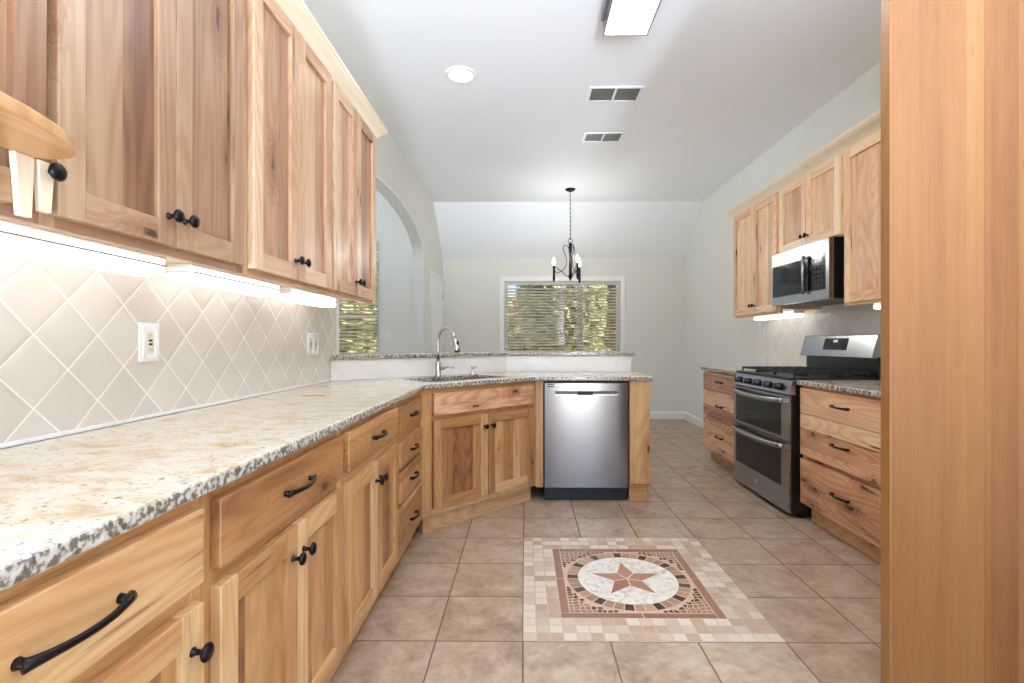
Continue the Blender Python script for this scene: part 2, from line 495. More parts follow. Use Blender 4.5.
def tile_floor():
    m, nt, bs = new_mat('floor_tile')
    L = nt.links.new
    tc = N(nt, 'ShaderNodeTexCoord')
    mp = N(nt, 'ShaderNodeMapping'); L(tc.outputs['Object'], mp.inputs[0])
    T = 0.3335
    mp.inputs['Location'].default_value = (0.0076 / T, -1.901 / T, 0)
    mp.inputs['Scale'].default_value = (1 / T, 1 / T, 1)
    sp = N(nt, 'ShaderNodeSeparateXYZ'); L(mp.outputs[0], sp.inputs[0])
    def edge(s):
        f = math_n(nt, 'FRACT', math_n(nt, 'ADD', s, 100.0))
        return math_n(nt, 'MINIMUM', f, math_n(nt, 'SUBTRACT', 1.0, f))
    e = math_n(nt, 'MINIMUM', edge(sp.outputs[0]), edge(sp.outputs[1]))
    grout = maprange(nt, e, 0.011, 0.006)
    fl = N(nt, 'ShaderNodeVectorMath', operation='FLOOR'); L(mp.outputs[0], fl.inputs[0])
    wnz = N(nt, 'ShaderNodeTexWhiteNoise', noise_dimensions='2D'); L(fl.outputs[0], wnz.inputs['Vector'])
    off = N(nt, 'ShaderNodeVectorMath', operation='MULTIPLY_ADD')
    L(wnz.outputs['Color'], off.inputs[0]); off.inputs[1].default_value = (9, 9, 9); L(tc.outputs['Object'], off.inputs[2])
    n1 = N(nt, 'ShaderNodeTexNoise', i_Scale=7.0, i_Detail=6.0, i_Roughness=0.68, i_Distortion=0.5); L(off.outputs[0], n1.inputs['Vector'])
    n2 = N(nt, 'ShaderNodeTexNoise', i_Scale=38.0, i_Detail=4.0, i_Roughness=0.6); L(off.outputs[0], n2.inputs['Vector'])
    t = math_n(nt, 'ADD', n1.outputs[0], math_n(nt, 'MULTIPLY', math_n(nt, 'SUBTRACT', n2.outputs[0], 0.5), 0.35))
    t = math_n(nt, 'ADD', t, math_n(nt, 'MULTIPLY', math_n(nt, 'SUBTRACT', wnz.outputs['Value'], 0.5), 0.10))
    c = ramp(nt, t, [(0.28, lin(138, 111, 93)), (0.43, lin(163, 136, 115)), (0.56, lin(178, 153, 131)), (0.72, lin(191, 172, 153))])
    c = mix_col(nt, grout, c, lin(112, 86, 72))
    L(c, bs.inputs['Base Color'])
    L(mix_col(nt, grout, (0.3, 0.3, 0.3, 1), (0.85, 0.85, 0.85, 1)), bs.inputs['Roughness'])
    h = math_n(nt, 'ADD', math_n(nt, 'MULTIPLY', grout, -1.0), math_n(nt, 'MULTIPLY', n1.outputs[0], 0.35))
    bump(nt, bs, h, 0.25, 0.004)
    return m
M['floor'] = tile_floor()

def tile_diamond(name, mode, d=0.1835, phase=(0, 0), cols=((202, 192, 181), (220, 212, 202)), rough=0.16, relief=0.35):
    """square tiles set on the diagonal; mode 'y' for walls along y, 'xy' along the diagonal wall"""
    m, nt, bs = new_mat(name)
    L = nt.links.new
    tc = N(nt, 'ShaderNodeTexCoord')
    s0 = N(nt, 'ShaderNodeSeparateXYZ'); L(tc.outputs['Object'], s0.inputs[0])
    if mode == 'y':
        h = s0.outputs[1]
    else:
        # travel along the wall: the bend at x=-0.15 joins a 45 degree run and a straight run
        left = math_n(nt, 'MULTIPLY', math_n(nt, 'MINIMUM', math_n(nt, 'ADD', s0.outputs[0], 0.15), 0.0), math.sqrt(2))
        right = math_n(nt, 'MAXIMUM', math_n(nt, 'ADD', s0.outputs[0], 0.15), 0.0)
        h = math_n(nt, 'ADD', left, right)
    hh = math_n(nt, 'DIVIDE', math_n(nt, 'ADD', h, phase[0]), d)
    zz = math_n(nt, 'DIVIDE', math_n(nt, 'ADD', s0.outputs[2], phase[1]), d)
    a = math_n(nt, 'ADD', math_n(nt, 'ADD', hh, zz), 50.0)
    b = math_n(nt, 'ADD', math_n(nt, 'SUBTRACT', hh, zz), 50.0)
    def edge(s):
        f = math_n(nt, 'FRACT', s)
        return math_n(nt, 'MINIMUM', f, math_n(nt, 'SUBTRACT', 1.0, f))
    e = math_n(nt, 'MINIMUM', edge(a), edge(b))
    grout = maprange(nt, e, 0.018, 0.010)
    pil = maprange(nt, e, 0.0, 0.12)
    cv = N(nt, 'ShaderNodeCombineXYZ')
    L(math_n(nt, 'FLOOR', a), cv.inputs[0]); L(math_n(nt, 'FLOOR', b), cv.inputs[1])
    wnz = N(nt, 'ShaderNodeTexWhiteNoise', noise_dimensions='2D'); L(cv.outputs[0], wnz.inputs['Vector'])
    no = N(nt, 'ShaderNodeTexNoise', i_Scale=9.0, i_Detail=3.0); L(tc.outputs['Object'], no.inputs['Vector'])
    t = math_n(nt, 'ADD', math_n(nt, 'MULTIPLY', wnz.outputs['Value'], 0.5), math_n(nt, 'MULTIPLY', no.outputs[0], 0.5))
    c = mix_col(nt, t, lin(*cols[0]), lin(*cols[1]))
    c = mix_col(nt, grout, c, lin(240, 234, 222))
    L(c, bs.inputs['Base Color'])
    L(mix_col(nt, grout, (rough, rough, rough, 1), (0.7, 0.7, 0.7, 1)), bs.inputs['Roughness'])
    n2 = N(nt, 'ShaderNodeTexNoise', i_Scale=16.0, i_Detail=1.0); L(tc.outputs['Object'], n2.inputs['Vector'])
    bump(nt, bs, math_n(nt, 'ADD', pil, math_n(nt, 'MULTIPLY', n2.outputs[0], 0.5)), relief, 0.004)
    return m
M['tile_left'] = tile_diamond('glazed_tile_left', 'y', phase=(-1.217, -1.162))
M['tile_bar'] = tile_diamond('glazed_tile_bar', 'xy', phase=(0.02, -0.98), cols=((228, 222, 214), (238, 233, 227)), relief=0.08, rough=0.3)
M['tile_right'] = tile_diamond('glazed_tile_right', 'y', phase=(-3.2, -1.22), cols=((214, 208, 200), (232, 228, 222)), rough=0.1)

def leaf_mat(name, a, b):
    m, nt, bs = new_mat(name)
    tc = N(nt, 'ShaderNodeTexCoord')
    no = N(nt, 'ShaderNodeTexNoise', i_Scale=1.6, i_Detail=3.0)
    nt.links.new(tc.outputs['Object'], no.inputs['Vector'])
    nt.links.new(mix_col(nt, maprange(nt, no.outputs[0], 0.35, 0.65), lin(*a), lin(*b)), bs.inputs['Base Color'])
    bs.inputs['Roughness'].default_value = 0.7
    out = [n for n in nt.nodes if n.type == 'OUTPUT_MATERIAL'][0]
    tl = N(nt, 'ShaderNodeBsdfTranslucent'); nt.links.new(bs.inputs['Base Color'].links[0].from_socket, tl.inputs[0])
    mx = N(nt, 'ShaderNodeMixShader'); mx.inputs[0].default_value = 0.45
    nt.links.new(bs.outputs[0], mx.inputs[1]); nt.links.new(tl.outputs[0], mx.inputs[2]); nt.links.new(mx.outputs[0], out.inputs[0])
    return m
M['leaf_a'] = leaf_mat('leaf_olive', (122, 119, 82), (158, 150, 110))
M['leaf_b'] = leaf_mat('leaf_autumn', (136, 123, 87), (165, 150, 116))
M['leaf_c'] = leaf_mat('leaf_green', (112, 115, 77), (146, 143, 103))

def stone(name, a, b, sc=30.0, rough=0.35):
    m, nt, bs = new_mat(name)
    L = nt.links.new
    tc = N(nt, 'ShaderNodeTexCoord')
    tn = N(nt, 'ShaderNodeAttribute', attribute_name='tone')
    no = N(nt, 'ShaderNodeTexNoise', i_Scale=sc, i_Detail=4.0); L(tc.outputs['Object'], no.inputs['Vector'])
    t = math_n(nt, 'ADD', math_n(nt, 'MULTIPLY', tn.outputs['Fac'], 0.75), math_n(nt, 'MULTIPLY', no.outputs[0], 0.25), clamp=True)
    L(mix_col(nt, t, lin(*a), lin(*b)), bs.inputs['Base Color'])
    bs.inputs['Roughness'].default_value = rough
    return m
M['st_beige'] = stone('travertine_mix', (170, 135, 108), (224, 209, 190))
M['st_brown'] = stone('brown_stone', (138, 98, 78), (162, 118, 94))
M['st_ring'] = stone('tan_stone', (150, 112, 88), (190, 152, 120))
M['st_dark'] = stone('dark_stone', (60, 34, 26), (104, 66, 48))
M['st_star'] = stone('terracotta_stone', (150, 98, 76), (184, 132, 104))
M['st_grout'] = plain('mosaic_grout', lin(204, 176, 150), 0.8)
def marble(name):
    m, nt, bs = new_mat(name)
    L = nt.links.new
    tc = N(nt, 'ShaderNodeTexCoord')
    n1 = N(nt, 'ShaderNodeTexNoise', i_Scale=16.0, i_Detail=5.0, i_Distortion=1.5); L(tc.outputs['Object'], n1.inputs['Vector'])
    L(ramp(nt, n1.outputs[0], [(0.3, lin(188, 182, 176)), (0.45, lin(222, 214, 202)), (0.58, lin(236, 228, 214)), (0.75, lin(214, 192, 168))]), bs.inputs['Base Color'])
    bs.inputs['Roughness'].default_value = 0.3
    return m
M['st_cream'] = marble('cream_marble')

def glass(name):
    m, nt, bs = new_mat(name)
    out = [n for n in nt.nodes if n.type == 'OUTPUT_MATERIAL'][0]
    tr = N(nt, 'ShaderNodeBsdfTransparent'); tr.inputs[0].default_value = (0.96, 0.98, 0.97, 1)
    gl = N(nt, 'ShaderNodeBsdfGlossy'); gl.inputs['Roughness'].default_value = 0.02
    fr = N(nt, 'ShaderNodeFresnel'); fr.inputs[0].default_value = 1.45
    mx = N(nt, 'ShaderNodeMixShader')
    nt.links.new(fr.outputs[0], mx.inputs[0]); nt.links.new(tr.outputs[0], mx.inputs[1]); nt.links.new(gl.outputs[0], mx.inputs[2])
    nt.links.new(mx.outputs[0], out.inputs[0])
    return m
M['glass'] = glass('window_glass')

# ------------------------------------------------------------------ the room
XL, XR, YB, YR, ZC = -1.22, 2.35, 7.37, -1.5, 3.0
LIV_Y = 6.15
R2 = math.sqrt(0.5)

b = MB(); b.box(-5.7, 2.6, YR - 0.4, 7.55, -0.1, 0.0)
structure(b.build('floor', M['floor']))
b = MB()
b.box(-5.7, 2.6, YR, 6.61, ZC, ZC + 0.1)
b.prism([(6.61, ZC), (7.60, ZC - 0.99 * 0.61 / 0.76), (7.60, ZC + 0.1 - 0.99 * 0.61 / 0.76), (6.61, ZC + 0.1)], -1.40, 2.6, axis='x')
structure(b.build('ceiling', M['ceil']))

# left wall with the arched opening
def arch_wall():
    m = MB()
    Y0, Y1, ZS, RISE = 3.262, 5.99, 2.145, 0.375
    x0, x1 = XL - 0.12, XL
    m.box(x0, x1, YR, Y0, 0, ZC)
    m.box(x0, x1, Y1, YB + 0.12, 0, ZC)
    n = 36
    cy, a = (Y0 + Y1) / 2, (Y1 - Y0) / 2
    ys = [cy - a * math.cos(math.pi * i / n) for i in range(n + 1)]
    zs = [ZS + RISE * math.sin(math.pi * i / n) for i in range(n + 1)]
    v = []
    for y, z in zip(ys, zs):
        v += [(x1, y, z), (x1, y, ZC), (x0, y, z), (x0, y, ZC)]
    f = []
    for i in range(n):
        p, q = i * 4, i * 4 + 4
        f += [(p, q, q + 1, p + 1), (p + 2, p + 3, q + 3, q + 2), (p, p + 2, q + 2, q)]
    m.add(v, f)
    w = m.build('wall_left', M['wall'], fix=False)
    return structure(w), ys, zs
wall_left, AY, AZ = arch_wall()
# corner bead round the arch; its edge highlight is painted in trim white
b = MB()
for xx in (XL + 0.0015, XL - 0.1215):
    v = []; f = []
    for i in range(len(AY)):
        cy = (AY[0] + AY[-1]) / 2
        d = Vector((AY[i] - cy, (AZ[i] - 2.145) * 3)).normalized()
        v += [(xx - 0.0025, AY[i], AZ[i]), (xx + 0.0025, AY[i], AZ[i]), (xx + 0.0025, AY[i] + d.x * 0.018, AZ[i] + d.y * 0.018 + 0.004), (xx - 0.0025, AY[i] + d.x * 0.018, AZ[i] + d.y * 0.018 + 0.004)]
    for i in range(len(AY) - 1):
        for k in range(4):
            f.append((i * 4 + k, i * 4 + (k + 1) % 4, i * 4 + 4 + (k + 1) % 4, i * 4 + 4 + k))
    b.add(v, f)
b.build('arch_bead_highlight', M['trim'], wall_left)

# left backsplash of diagonal tiles, with its pale bottom caulk line
b = MB(); b.box(XL, XL + 0.010, 0.31, 3.18, 0.9, 1.366)
tile_l = b.build('tile_backsplash', M['tile_left'], wall_left)
b = MB(); b.box(XL + 0.010, XL + 0.016, 0.31, 3.08, 0.9, 0.910)
b.build('caulk_line', M['trim'], wall_left)

def wall_with_hole(name, axis, c0, c1, a0, a1, h, z1, mat):
    """hole h = (lo, hi, zlo, zhi) along the wall"""
    m = MB()
    def bx(p, q, zl, zh):
        if axis == 'x': m.box(p, q, c0, c1, zl, zh)
        else: m.box(c0, c1, p, q, zl, zh)
    bx(a0, h[0], 0, z1); bx(h[1], a1, 0, z1); bx(h[0], h[1], 0, h[2]); bx(h[0], h[1], h[3], z1)
    return structure(m.build(name, mat))
wall_with_hole('wall_far_left', 'y', -5.7, -5.6, YR, LIV_Y + 0.15, (1.7, 4.0, 0.6, 2.3), ZC, M['wall'])  # unseen opening added to let daylight into the living room
b = MB(); b.box(-5.7, XL - 0.121, YR - 0.12, YR, 0, ZC); structure(b.build('wall_light_block_living', M['wall']))  # unseen wall added to keep rear daylight out of the living room
W1 = (-0.305, 1.408, 0.86, 2.035)
wall_with_hole('wall_back', 'x', YB, YB + 0.15, XL - 0.12, 2.5, W1, 2.45, M['wall'])
W2 = (-3.6, -1.818, 0.55, 2.38)
wall_with_hole('wall_living', 'x', LIV_Y, LIV_Y + 0.15, -5.6, XL - 0.121, W2, ZC, M['wall'])
b = MB(); b.box(XR, XR + 0.15, YR, YB + 0.15, 0, ZC)
wall_right = structure(b.build('wall_right', M['wall']))
b = MB(); b.box(XR - 0.010, XR, 2.36, 4.87, 0.9, 1.37)
b.build('tile_backsplash', M['tile_right'], wall_right)
def baseboard(name, path, h=0.115):
    m = MB()
    m.sweep(path, [(0, 0), (0.014, 0), (0.014, h - 0.025), (0.008, h - 0.006), (0.004, h), (0, h)])
    return structure(m.build(name, M['trim']))
baseboard('baseboard_back', [(XL, YB), (XR, YB)])
baseboard('baseboard_right', [(XR, YB - 0.014), (XR, 4.95)])
baseboard('baseboard_left', [(XL, 6.0), (XL, 6.38)])

# windows: casing, frame, pane, sill and a slatted blind
def make_window(idx, wy, h, label, pitch=0.044, tilt=-18):
    x0, x1, z0, z1 = h
    m = MB()
    c = 0.072 if idx == 1 else 0.004
    m.box(x0 - c, x0, wy - 0.018, wy - 0.001, z0 - c, z1 + c)
    m.box(x1, x1 + c, wy - 0.018, wy - 0.001, z0 - c, z1 + c)
    m.box(x0, x1, wy - 0.018, wy - 0.001, z1, z1 + c)
    m.box(x0, x1, wy - 0.018, wy - 0.001, z0 - c, z0)
    win = structure(m.build('window_%d' % idx, M['trim'], bevel=0.003), label)
    m = MB()
    f = 0.045
    ya, yb = wy + 0.07, wy + 0.11
    m.box(x0 + 0.001, x0 + f, ya, yb, z0 + 0.001, z1 - 0.001); m.box(x1 - f, x1 - 0.001, ya, yb, z0 + 0.001, z1 - 0.001)
    m.box(x0 + f, x1 - f, ya, yb, z0 + 0.001, z0 + f); m.box(x0 + f, x1 - f, ya, yb, z1 - f, z1 - 0.001)
    m.box(x0 + f, x1 - f, ya + 0.005, yb - 0.005, (z0 + z1) / 2 - 0.0175, (z0 + z1) / 2 + 0.0175) if idx == 2 else None
    m.build('window_frame', M['trim'], win, bevel=0.002)
    m = MB(); m.box(x0 + f, x1 - f, wy + 0.088, wy + 0.092, z0 + f, z1 - f); m.build('window_pane', M['glass'], win)
    m = MB(); m.box(x0 - c - 0.02, x1 + c + 0.02, wy - 0.05, wy - 0.001, z0 - 0.022, z0 - 0.0005); m.build('window_sill', M['trim'], win, bevel=0.003)
    return win

def make_blind(loc, x0, x1, y, z0, z1, label, pitch=0.044, tilt=-18):
    t = thing('window_blind', label, 'blind', (0.5 * (x0 + x1), y, z0), 0, 'slatted blinds in the windows')
    w = (x1 - x0) / 2 - 0.004
    H = z1 - z0
    m = MB(); m.box(-w, w, -0.028, 0.028, H - 0.05, H - 0.002); m.build('headrail', M['slat'], t, bevel=0.003)
    m = MB(); m.box(-w, w, -0.025, 0.025, 0.006, 0.026); m.build('bottom_rail', M['slat'], t, bevel=0.003)
    m = MB()
    n = int((H - 0.10) / pitch)
    ct, st = math.cos(math.radians(tilt)), math.sin(math.radians(tilt))
    for i in range(n):
        z = 0.05 + i * pitch
        a, hh = 0.0245, 0.0015
        pts = []
        for (p, q) in ((-a, -hh), (a, -hh), (a, hh), (-a, hh)):
            pts.append((p * ct - q * st, z + p * st + q * ct))
        m.prism(pts, -w, w, axis='x')
    m.build('slats', M['slat'], t)
    m = MB()
    for k in (-0.8, -0.27, 0.27, 0.8):
        for dy in (-0.027, 0.027):
            m.tube([(k * w, dy, 0.02), (k * w, dy, H - 0.04)], 0.0012, 6)
    m.build('ladder_cords', M['slat'], t)
    m = MB(); m.tube([(-w + 0.06, -0.034, H - 0.05), (-w + 0.06, -0.036, H - 0.75)], 0.004, 8); m.build('tilt_wand', M['white_plastic'], t)
    return t
make_window(1, YB, W1, 'wide white-cased window in the far dining wall')
make_window(2, LIV_Y, W2, 'white-cased window seen through the arched opening')
make_blind(None, W1[0], W1[1], YB + 0.035, W1[2] + 0.004, W1[3], 'white slatted blind in the wide window under the chandelier')
make_blind(None, W2[0], W2[1], LIV_Y + 0.035, W2[2] + 0.004, W2[3], 'white slatted blind seen through the arch beside the left wall cabinets')

# door in the left wall past the arch
def make_door():
    y0, y1, zt = 6.46, 7.28, 2.0
    m = MB()
    c = 0.07
    m.box(XL + 0.001, XL + 0.02, y0 - c, y0, 0.001, zt + c); m.box(XL + 0.001, XL + 0.02, y1, y1 + c, 0.001, zt + c); m.box(XL + 0.001, XL + 0.02, y0, y1, zt, zt + c)
    d = structure(m.build('door_1', M['trim'], bevel=0.003), 'white panelled door in the left wall past the arch')
    m = MB()
    s = 0.11
    m.box(XL + 0.001, XL + 0.008, y0, y1, 0.005, zt)
    for (p, q) in ((y0 + 0.003, y0 + s), (y1 - s, y1 - 0.003), ((y0 + y1) / 2 - 0.05, (y0 + y1) / 2 + 0.05)):
        m.box(XL + 0.008, XL + 0.014, p, q, 0.005, zt - 0.003)
    for (p, q) in ((0.005, 0.22), (0.8, 0.92), (1.55, 1.65), (zt - 0.12, zt - 0.003)):
        m.box(XL + 0.008, XL + 0.0138, y0 + s, y1 - s, p, q)
    m.build('door_slab', M['trim'], d)
    m = MB(); m.lathe([(0.026, 0), (0.026, 0.006), (0.01, 0.01), (0.01, 0.035), (0.026, 0.045), (0.028, 0.06), (0.018, 0.072), (0.001, 0.075)], (XL + 0.014, y0 + 0.06, 0.95), 'x', 16); m.build('door_knob', M['nickel'], d)
    m = MB()
    for z in (0.2, 1.0, 1.8): m.box(XL + 0.0145, XL + 0.024, y1 - 0.012, y1 + 0.002, z - 0.045, z + 0.045)
    m.build('hinge', M['nickel'], d)
make_door()

# ------------------------------------------------------------------ cabinet pieces (local frame: x along the front, -y out of the front)
def pull(parent, x, z, L=0.13, y=-0.022):
    m = MB()
    pts, rs = [], []
    n = 16
    for i in range(n + 1):
        s = -1 + 2 * i / n
        yy = y - 0.012 - 0.018 * (1 - s * s) if abs(s) < 0.97 else y - 0.012
        pts.append((x + s * L / 2, yy, z))
        rs.append(0.0058 + 0.0035 * abs(s) ** 4)
    m.tube(pts, rs, 10, flat=0.75)
    for s in (-1, 1):
        m.lathe([(0.0085, 0), (0.0065, -0.006), (0.0062, -0.014), (0.004, -0.016)], (x + s * (L / 2 - 0.006), y + 0.002, z), 'y', 12)
    return m.build('drawer_pull', M['bronze'], parent)

def knob(parent, x, z, y=-0.022):
    m = MB()
    m.lathe([(0.0085, 0.002), (0.0085, -0.002), (0.0055, -0.005), (0.005, -0.014), (0.008, -0.019), (0.0155, -0.023), (0.0165, -0.027), (0.013, -0.031), (0.006, -0.033), (0.0005, -0.0335)], (x, y, z), 'y', 20)
    return m.build('knob', M['bronze'], parent)

def shaker_door(parent, x0, x1, z0, z1, mat, st=0.058, kx=None, kz=None, bwid=11.0, tones=None):
    m = MB()
    T = -0.022
    m.box(x0, x0 + st, T, 0, z0, z1, g='z'); m.box(x1 - st, x1, T, 0, z0, z1, g='z')
    m.box(x0 + st, x1 - st, T, 0, z0, z0 + st, g='x'); m.box(x0 + st, x1 - st, T, 0, z1 - st, z1, g='x')
    m.box(x0 + st - 0.004, x1 - st + 0.004, -0.010, -0.002, z0 + st - 0.004, z1 - st + 0.004, g='z', bw=bwid, tone=RNG.random() * 0.6)
    d = m.build('door', mat, parent, bevel=0.0018)
    if kx is not None: knob(d, kx, kz)
    return d

def drawer_front(parent, x0, x1, z0, z1, mat, L=0.13, hz=None, bwid=9.0, name='drawer', handle=True):
    m = MB()
    m.box(x0, x1, -0.022, 0, z0, z1, g='x', bw=bwid, tone=RNG.random() * 0.4)
    d = m.build(name, mat, parent, bevel=0.0025)
    if handle: pull(d, (x0 + x1) / 2, (z0 + z1) / 2 if hz is None else hz, L)
    return d

def face_frame(parent, W, z0, z1, rails, mat, st=0.035, mids=()):
    m = MB()
    m.box(0, st, 0, 0.02, z0, z1, g='z'); m.box(W - st, W, 0, 0.02, z0, z1, g='z')
    for a, c in mids: m.box(a, c, 0.0005, 0.02, z0 + 0.02, z1 - 0.02, g='z')
    for a, c in rails: m.box(st, W - st, 0, 0.02, a, c, g='x')
    return m.build('face_frame', mat, parent, bevel=0.001)

def carcass(parent, W, D, z0, z1, mat=None):
    m = MB()
    mat = mat or M['wood_inner']
    m.box(0.0005, W - 0.0005, 0.02, D, z0, z1, g='z', bw=2.0)
    return m.build('carcass', mat, parent, bevel=0.001)

def toe_kick(parent, W, mat, rec=0.05, h=0.112, D=0.5):
    m = MB(); m.box(0.0005, W - 0.0005, rec, D, 0.001, h, g='x'); return m.build('toe_kick', mat, parent)

BH = 0.866   # top of base cabinets, under the stone
FXL = -0.605 # face plane of the left run
def left_base(y0, y1, label):
    t = thing('base_cabinet', label, 'cabinet', (FXL, y0, 0), math.pi / 2, 'base cabinets along the left wall')
    W = y1 - y0
    carcass(t, W, 0.60, 0.113, BH)
    toe_kick(t, W, M['wood'])
    return t, W
RNG.seed(21)
# nearest: one drawer over one door
t, W = left_base(0.355, 0.925, 'hickory base cabinet nearest the camera, one drawer over a single-knob door')
face_frame(t, W, 0.113, BH, [(0.113, 0.15), (0.67, 0.72), (0.84, BH)], M['wood'])
drawer_front(t, 0.024, W - 0.024, 0.708, 0.843, M['wood'], 0.158, 0.775)
shaker_door(t, 0.024, W - 0.024, 0.138, 0.674, M['wood'], kx=W - 0.024 - 0.032, kz=0.6)
# second: one drawer over two doors
t, W = left_base(0.926, 1.624, 'hickory base cabinet with one drawer over two doors, second from the camera')
face_frame(t, W, 0.113, BH, [(0.113, 0.15), (0.67, 0.72), (0.84, BH)], M['wood'])
drawer_front(t, 0.025, W - 0.027, 0.708, 0.843, M['wood'], 0.15)
shaker_door(t, 0.025, W / 2 - 0.002, 0.138, 0.674, M['wood'], kx=W / 2 - 0.030, kz=0.60)
shaker_door(t, W / 2 + 0.002, W - 0.027, 0.138, 0.674, M['wood'], kx=W / 2 + 0.030, kz=0.60)
# third
t, W = left_base(1.625, 2.318, 'hickory base cabinet with one drawer over two doors, beside the four-drawer stack')
face_frame(t, W, 0.113, BH, [(0.113, 0.15), (0.67, 0.72), (0.84, BH)], M['wood'])
drawer_front(t, 0.026, W - 0.024, 0.708, 0.843, M['wood'], 0.14)
shaker_door(t, 0.026, W / 2 - 0.002, 0.138, 0.674, M['wood'], kx=W / 2 - 0.030, kz=0.60)
shaker_door(t, W / 2 + 0.002, W - 0.024, 0.138, 0.674, M['wood'], kx=W / 2 + 0.030, kz=0.60)
# fourth: stack of four drawers
t, W = left_base(2.319, 2.885, 'hickory base cabinet of four stacked drawers next to the sink cabinet')
face_frame(t, W, 0.113, BH, [(0.113, 0.15), (0.35, 0.38), (0.515, 0.545), (0.66, 0.705), (0.835, BH)], M['wood'])
for z0, z1 in ((0.708, 0.836), (0.543, 0.664), (0.378, 0.516), (0.137, 0.351)):
    drawer_front(t, 0.022, W - 0.07, z0, z1, M['wood'], 0.12, z1 - 0.065 if z1 - z0 < 0.2 else (z0 + z1) / 2)

# diagonal sink cabinet
SX, SY = FXL, 2.889
t = thing('sink_cabinet', 'hickory sink cabinet set on the diagonal with two doors under a long false front', 'cabinet', (SX, SY, 0), math.pi / 4)
def to_local(px, py):
    dx, dy = px - SX, py - SY
    return (R2 * (dx + dy), R2 * (-dx + dy))
W = 0.681 / R2
face_frame(t, W, 0.113, BH, [(0.113, 0.155), (0.675, 0.71), (0.838, BH)], M['wood'], st=0.075)
poly = [to_local(*p) for p in ((SX + 0.0, SY + 0.032), (0.06, 3.585), (0.105, 3.585), (0.105, 4.03), (-0.175, 4.03), (-1.19, 3.013), (-1.19, SY + 0.005), (SX - 0.03, SY + 0.005))]
m = MB(); m.prism(poly, 0.113, 0.60, g='z'); m.build('carcass', M['wood_inner'], t)
m = MB(); m.box(0.045, W - 0.0, 0.05, 0.09, 0.001, 0.113, g='x'); m.build('toe_kick', M['wood'], t)
x0s, x1s = 0.078, 0.918
drawer_front(t, x0s, x1s, 0.706, 0.838, M['wood_rustic'], name='false_drawer_front', handle=False)
xm = (x0s + x1s) / 2
shaker_door(t, x0s, xm - 0.002, 0.152, 0.678, M['wood'], kx=xm - 0.030, kz=0.60)
shaker_door(t, xm + 0.002, x1s, 0.152, 0.678, M['wood'], kx=xm + 0.030, kz=0.60)
p = [to_local(*q) for q in ((0.0765, 3.571), (0.130, 3.571), (0.130, 3.60), (0.0765, 3.60))]
m = MB(); m.prism(p, 0.10, BH, g='z'); m.build('filler_strip', M['wood'], t, bevel=0.001)

# cabinet end at the right of the dishwasher
t = thing('end_cabinet', 'narrow hickory end panel at the right end of the peninsula', 'cabinet', (0.745, 3.57, 0))
m = MB(); m.box(0.0, 0.143, -0.02, 0.0, 0.128, BH, g='z', bw=10.0, tone=-0.15); m.build('front_panel', M['wood'], t, bevel=0.002)
m = MB(); m.box(0.002, 0.143, 0.0005, 0.475, 0.128, BH, g='z', bw=4); m.build('carcass', M['wood'], t, bevel=0.001)
m = MB(); m.box(0.004, 0.134, 0.006, 0.475, 0.001, 0.127, g='x'); m.build('toe_kick', M['wood'], t)

# ------------------------------------------------------------------ worktops
def slab(name, outline, z0, z1, mat, holes=(), bevel=0.008, label=None, cat='countertop', group=None):
    bm = bmesh.new()
    es = []
    for loop in (outline,) + tuple(holes):
        vs = [bm.verts.new((x, y, z0)) for x, y in loop]
        es += [bm.edges.new((vs[i], vs[(i + 1) % len(vs)])) for i in range(len(vs))]
    r = bmesh.ops.triangle_fill(bm, edges=es, use_beauty=True)
    faces = [g for g in r['geom'] if isinstance(g, bmesh.types.BMFace)]
    ex = bmesh.ops.extrude_face_region(bm, geom=faces)
    bmesh.ops.translate(bm, vec=(0, 0, z1 - z0), verts=[g for g in ex['geom'] if isinstance(g, bmesh.types.BMVert)])
    bmesh.ops.recalc_face_normals(bm, faces=bm.faces)
    me = bpy.data.meshes.new(name); bm.to_mesh(me); bm.free()
    me.materials.append(mat)
    o = lnk(bpy.data.objects.new(name, me))
    bv = o.modifiers.new('bevel', 'BEVEL'); bv.width = bevel; bv.segments = 3; bv.limit_method = 'ANGLE'; bv.angle_limit = math.radians(60)
    tag(o, label, cat, group)
    return o
def rrect(cx, cy, w, h, r, ang, n=6):
    pts = []
    for sx, sy, a0 in ((1, 1, 0), (-1, 1, 90), (-1, -1, 180), (1, -1, 270)):
        for k in range(n + 1):
            a = math.radians(a0 + 90 * k / n)
            pts.append((sx * (w / 2 - r) + r * math.cos(a), sy * (h / 2 - r) + r * math.sin(a)))
    c, s = math.cos(ang), math.sin(ang)
    return [(cx + x * c - y * s, cy + x * s + y * c) for x, y in pts]
SKX, SKY = -0.462, 3.395
ZT = 0.898
slab('granite_countertop', [(-0.575, 0.33), (-0.575, 2.877), (0.068, 3.52), (0.905, 3.52), (0.905, 4.09), (0.866, 4.09), (0.866, 4.055), (-0.152, 4.055), (-1.2085, 3.088), (-1.2085, 0.33)],
     BH + 0.001, ZT, M['granite'], [rrect(SKX, SKY, 0.70, 0.36, 0.06, math.pi / 4)],
     label='L-shaped cream granite countertop running from the left wall round the sink', group=None)

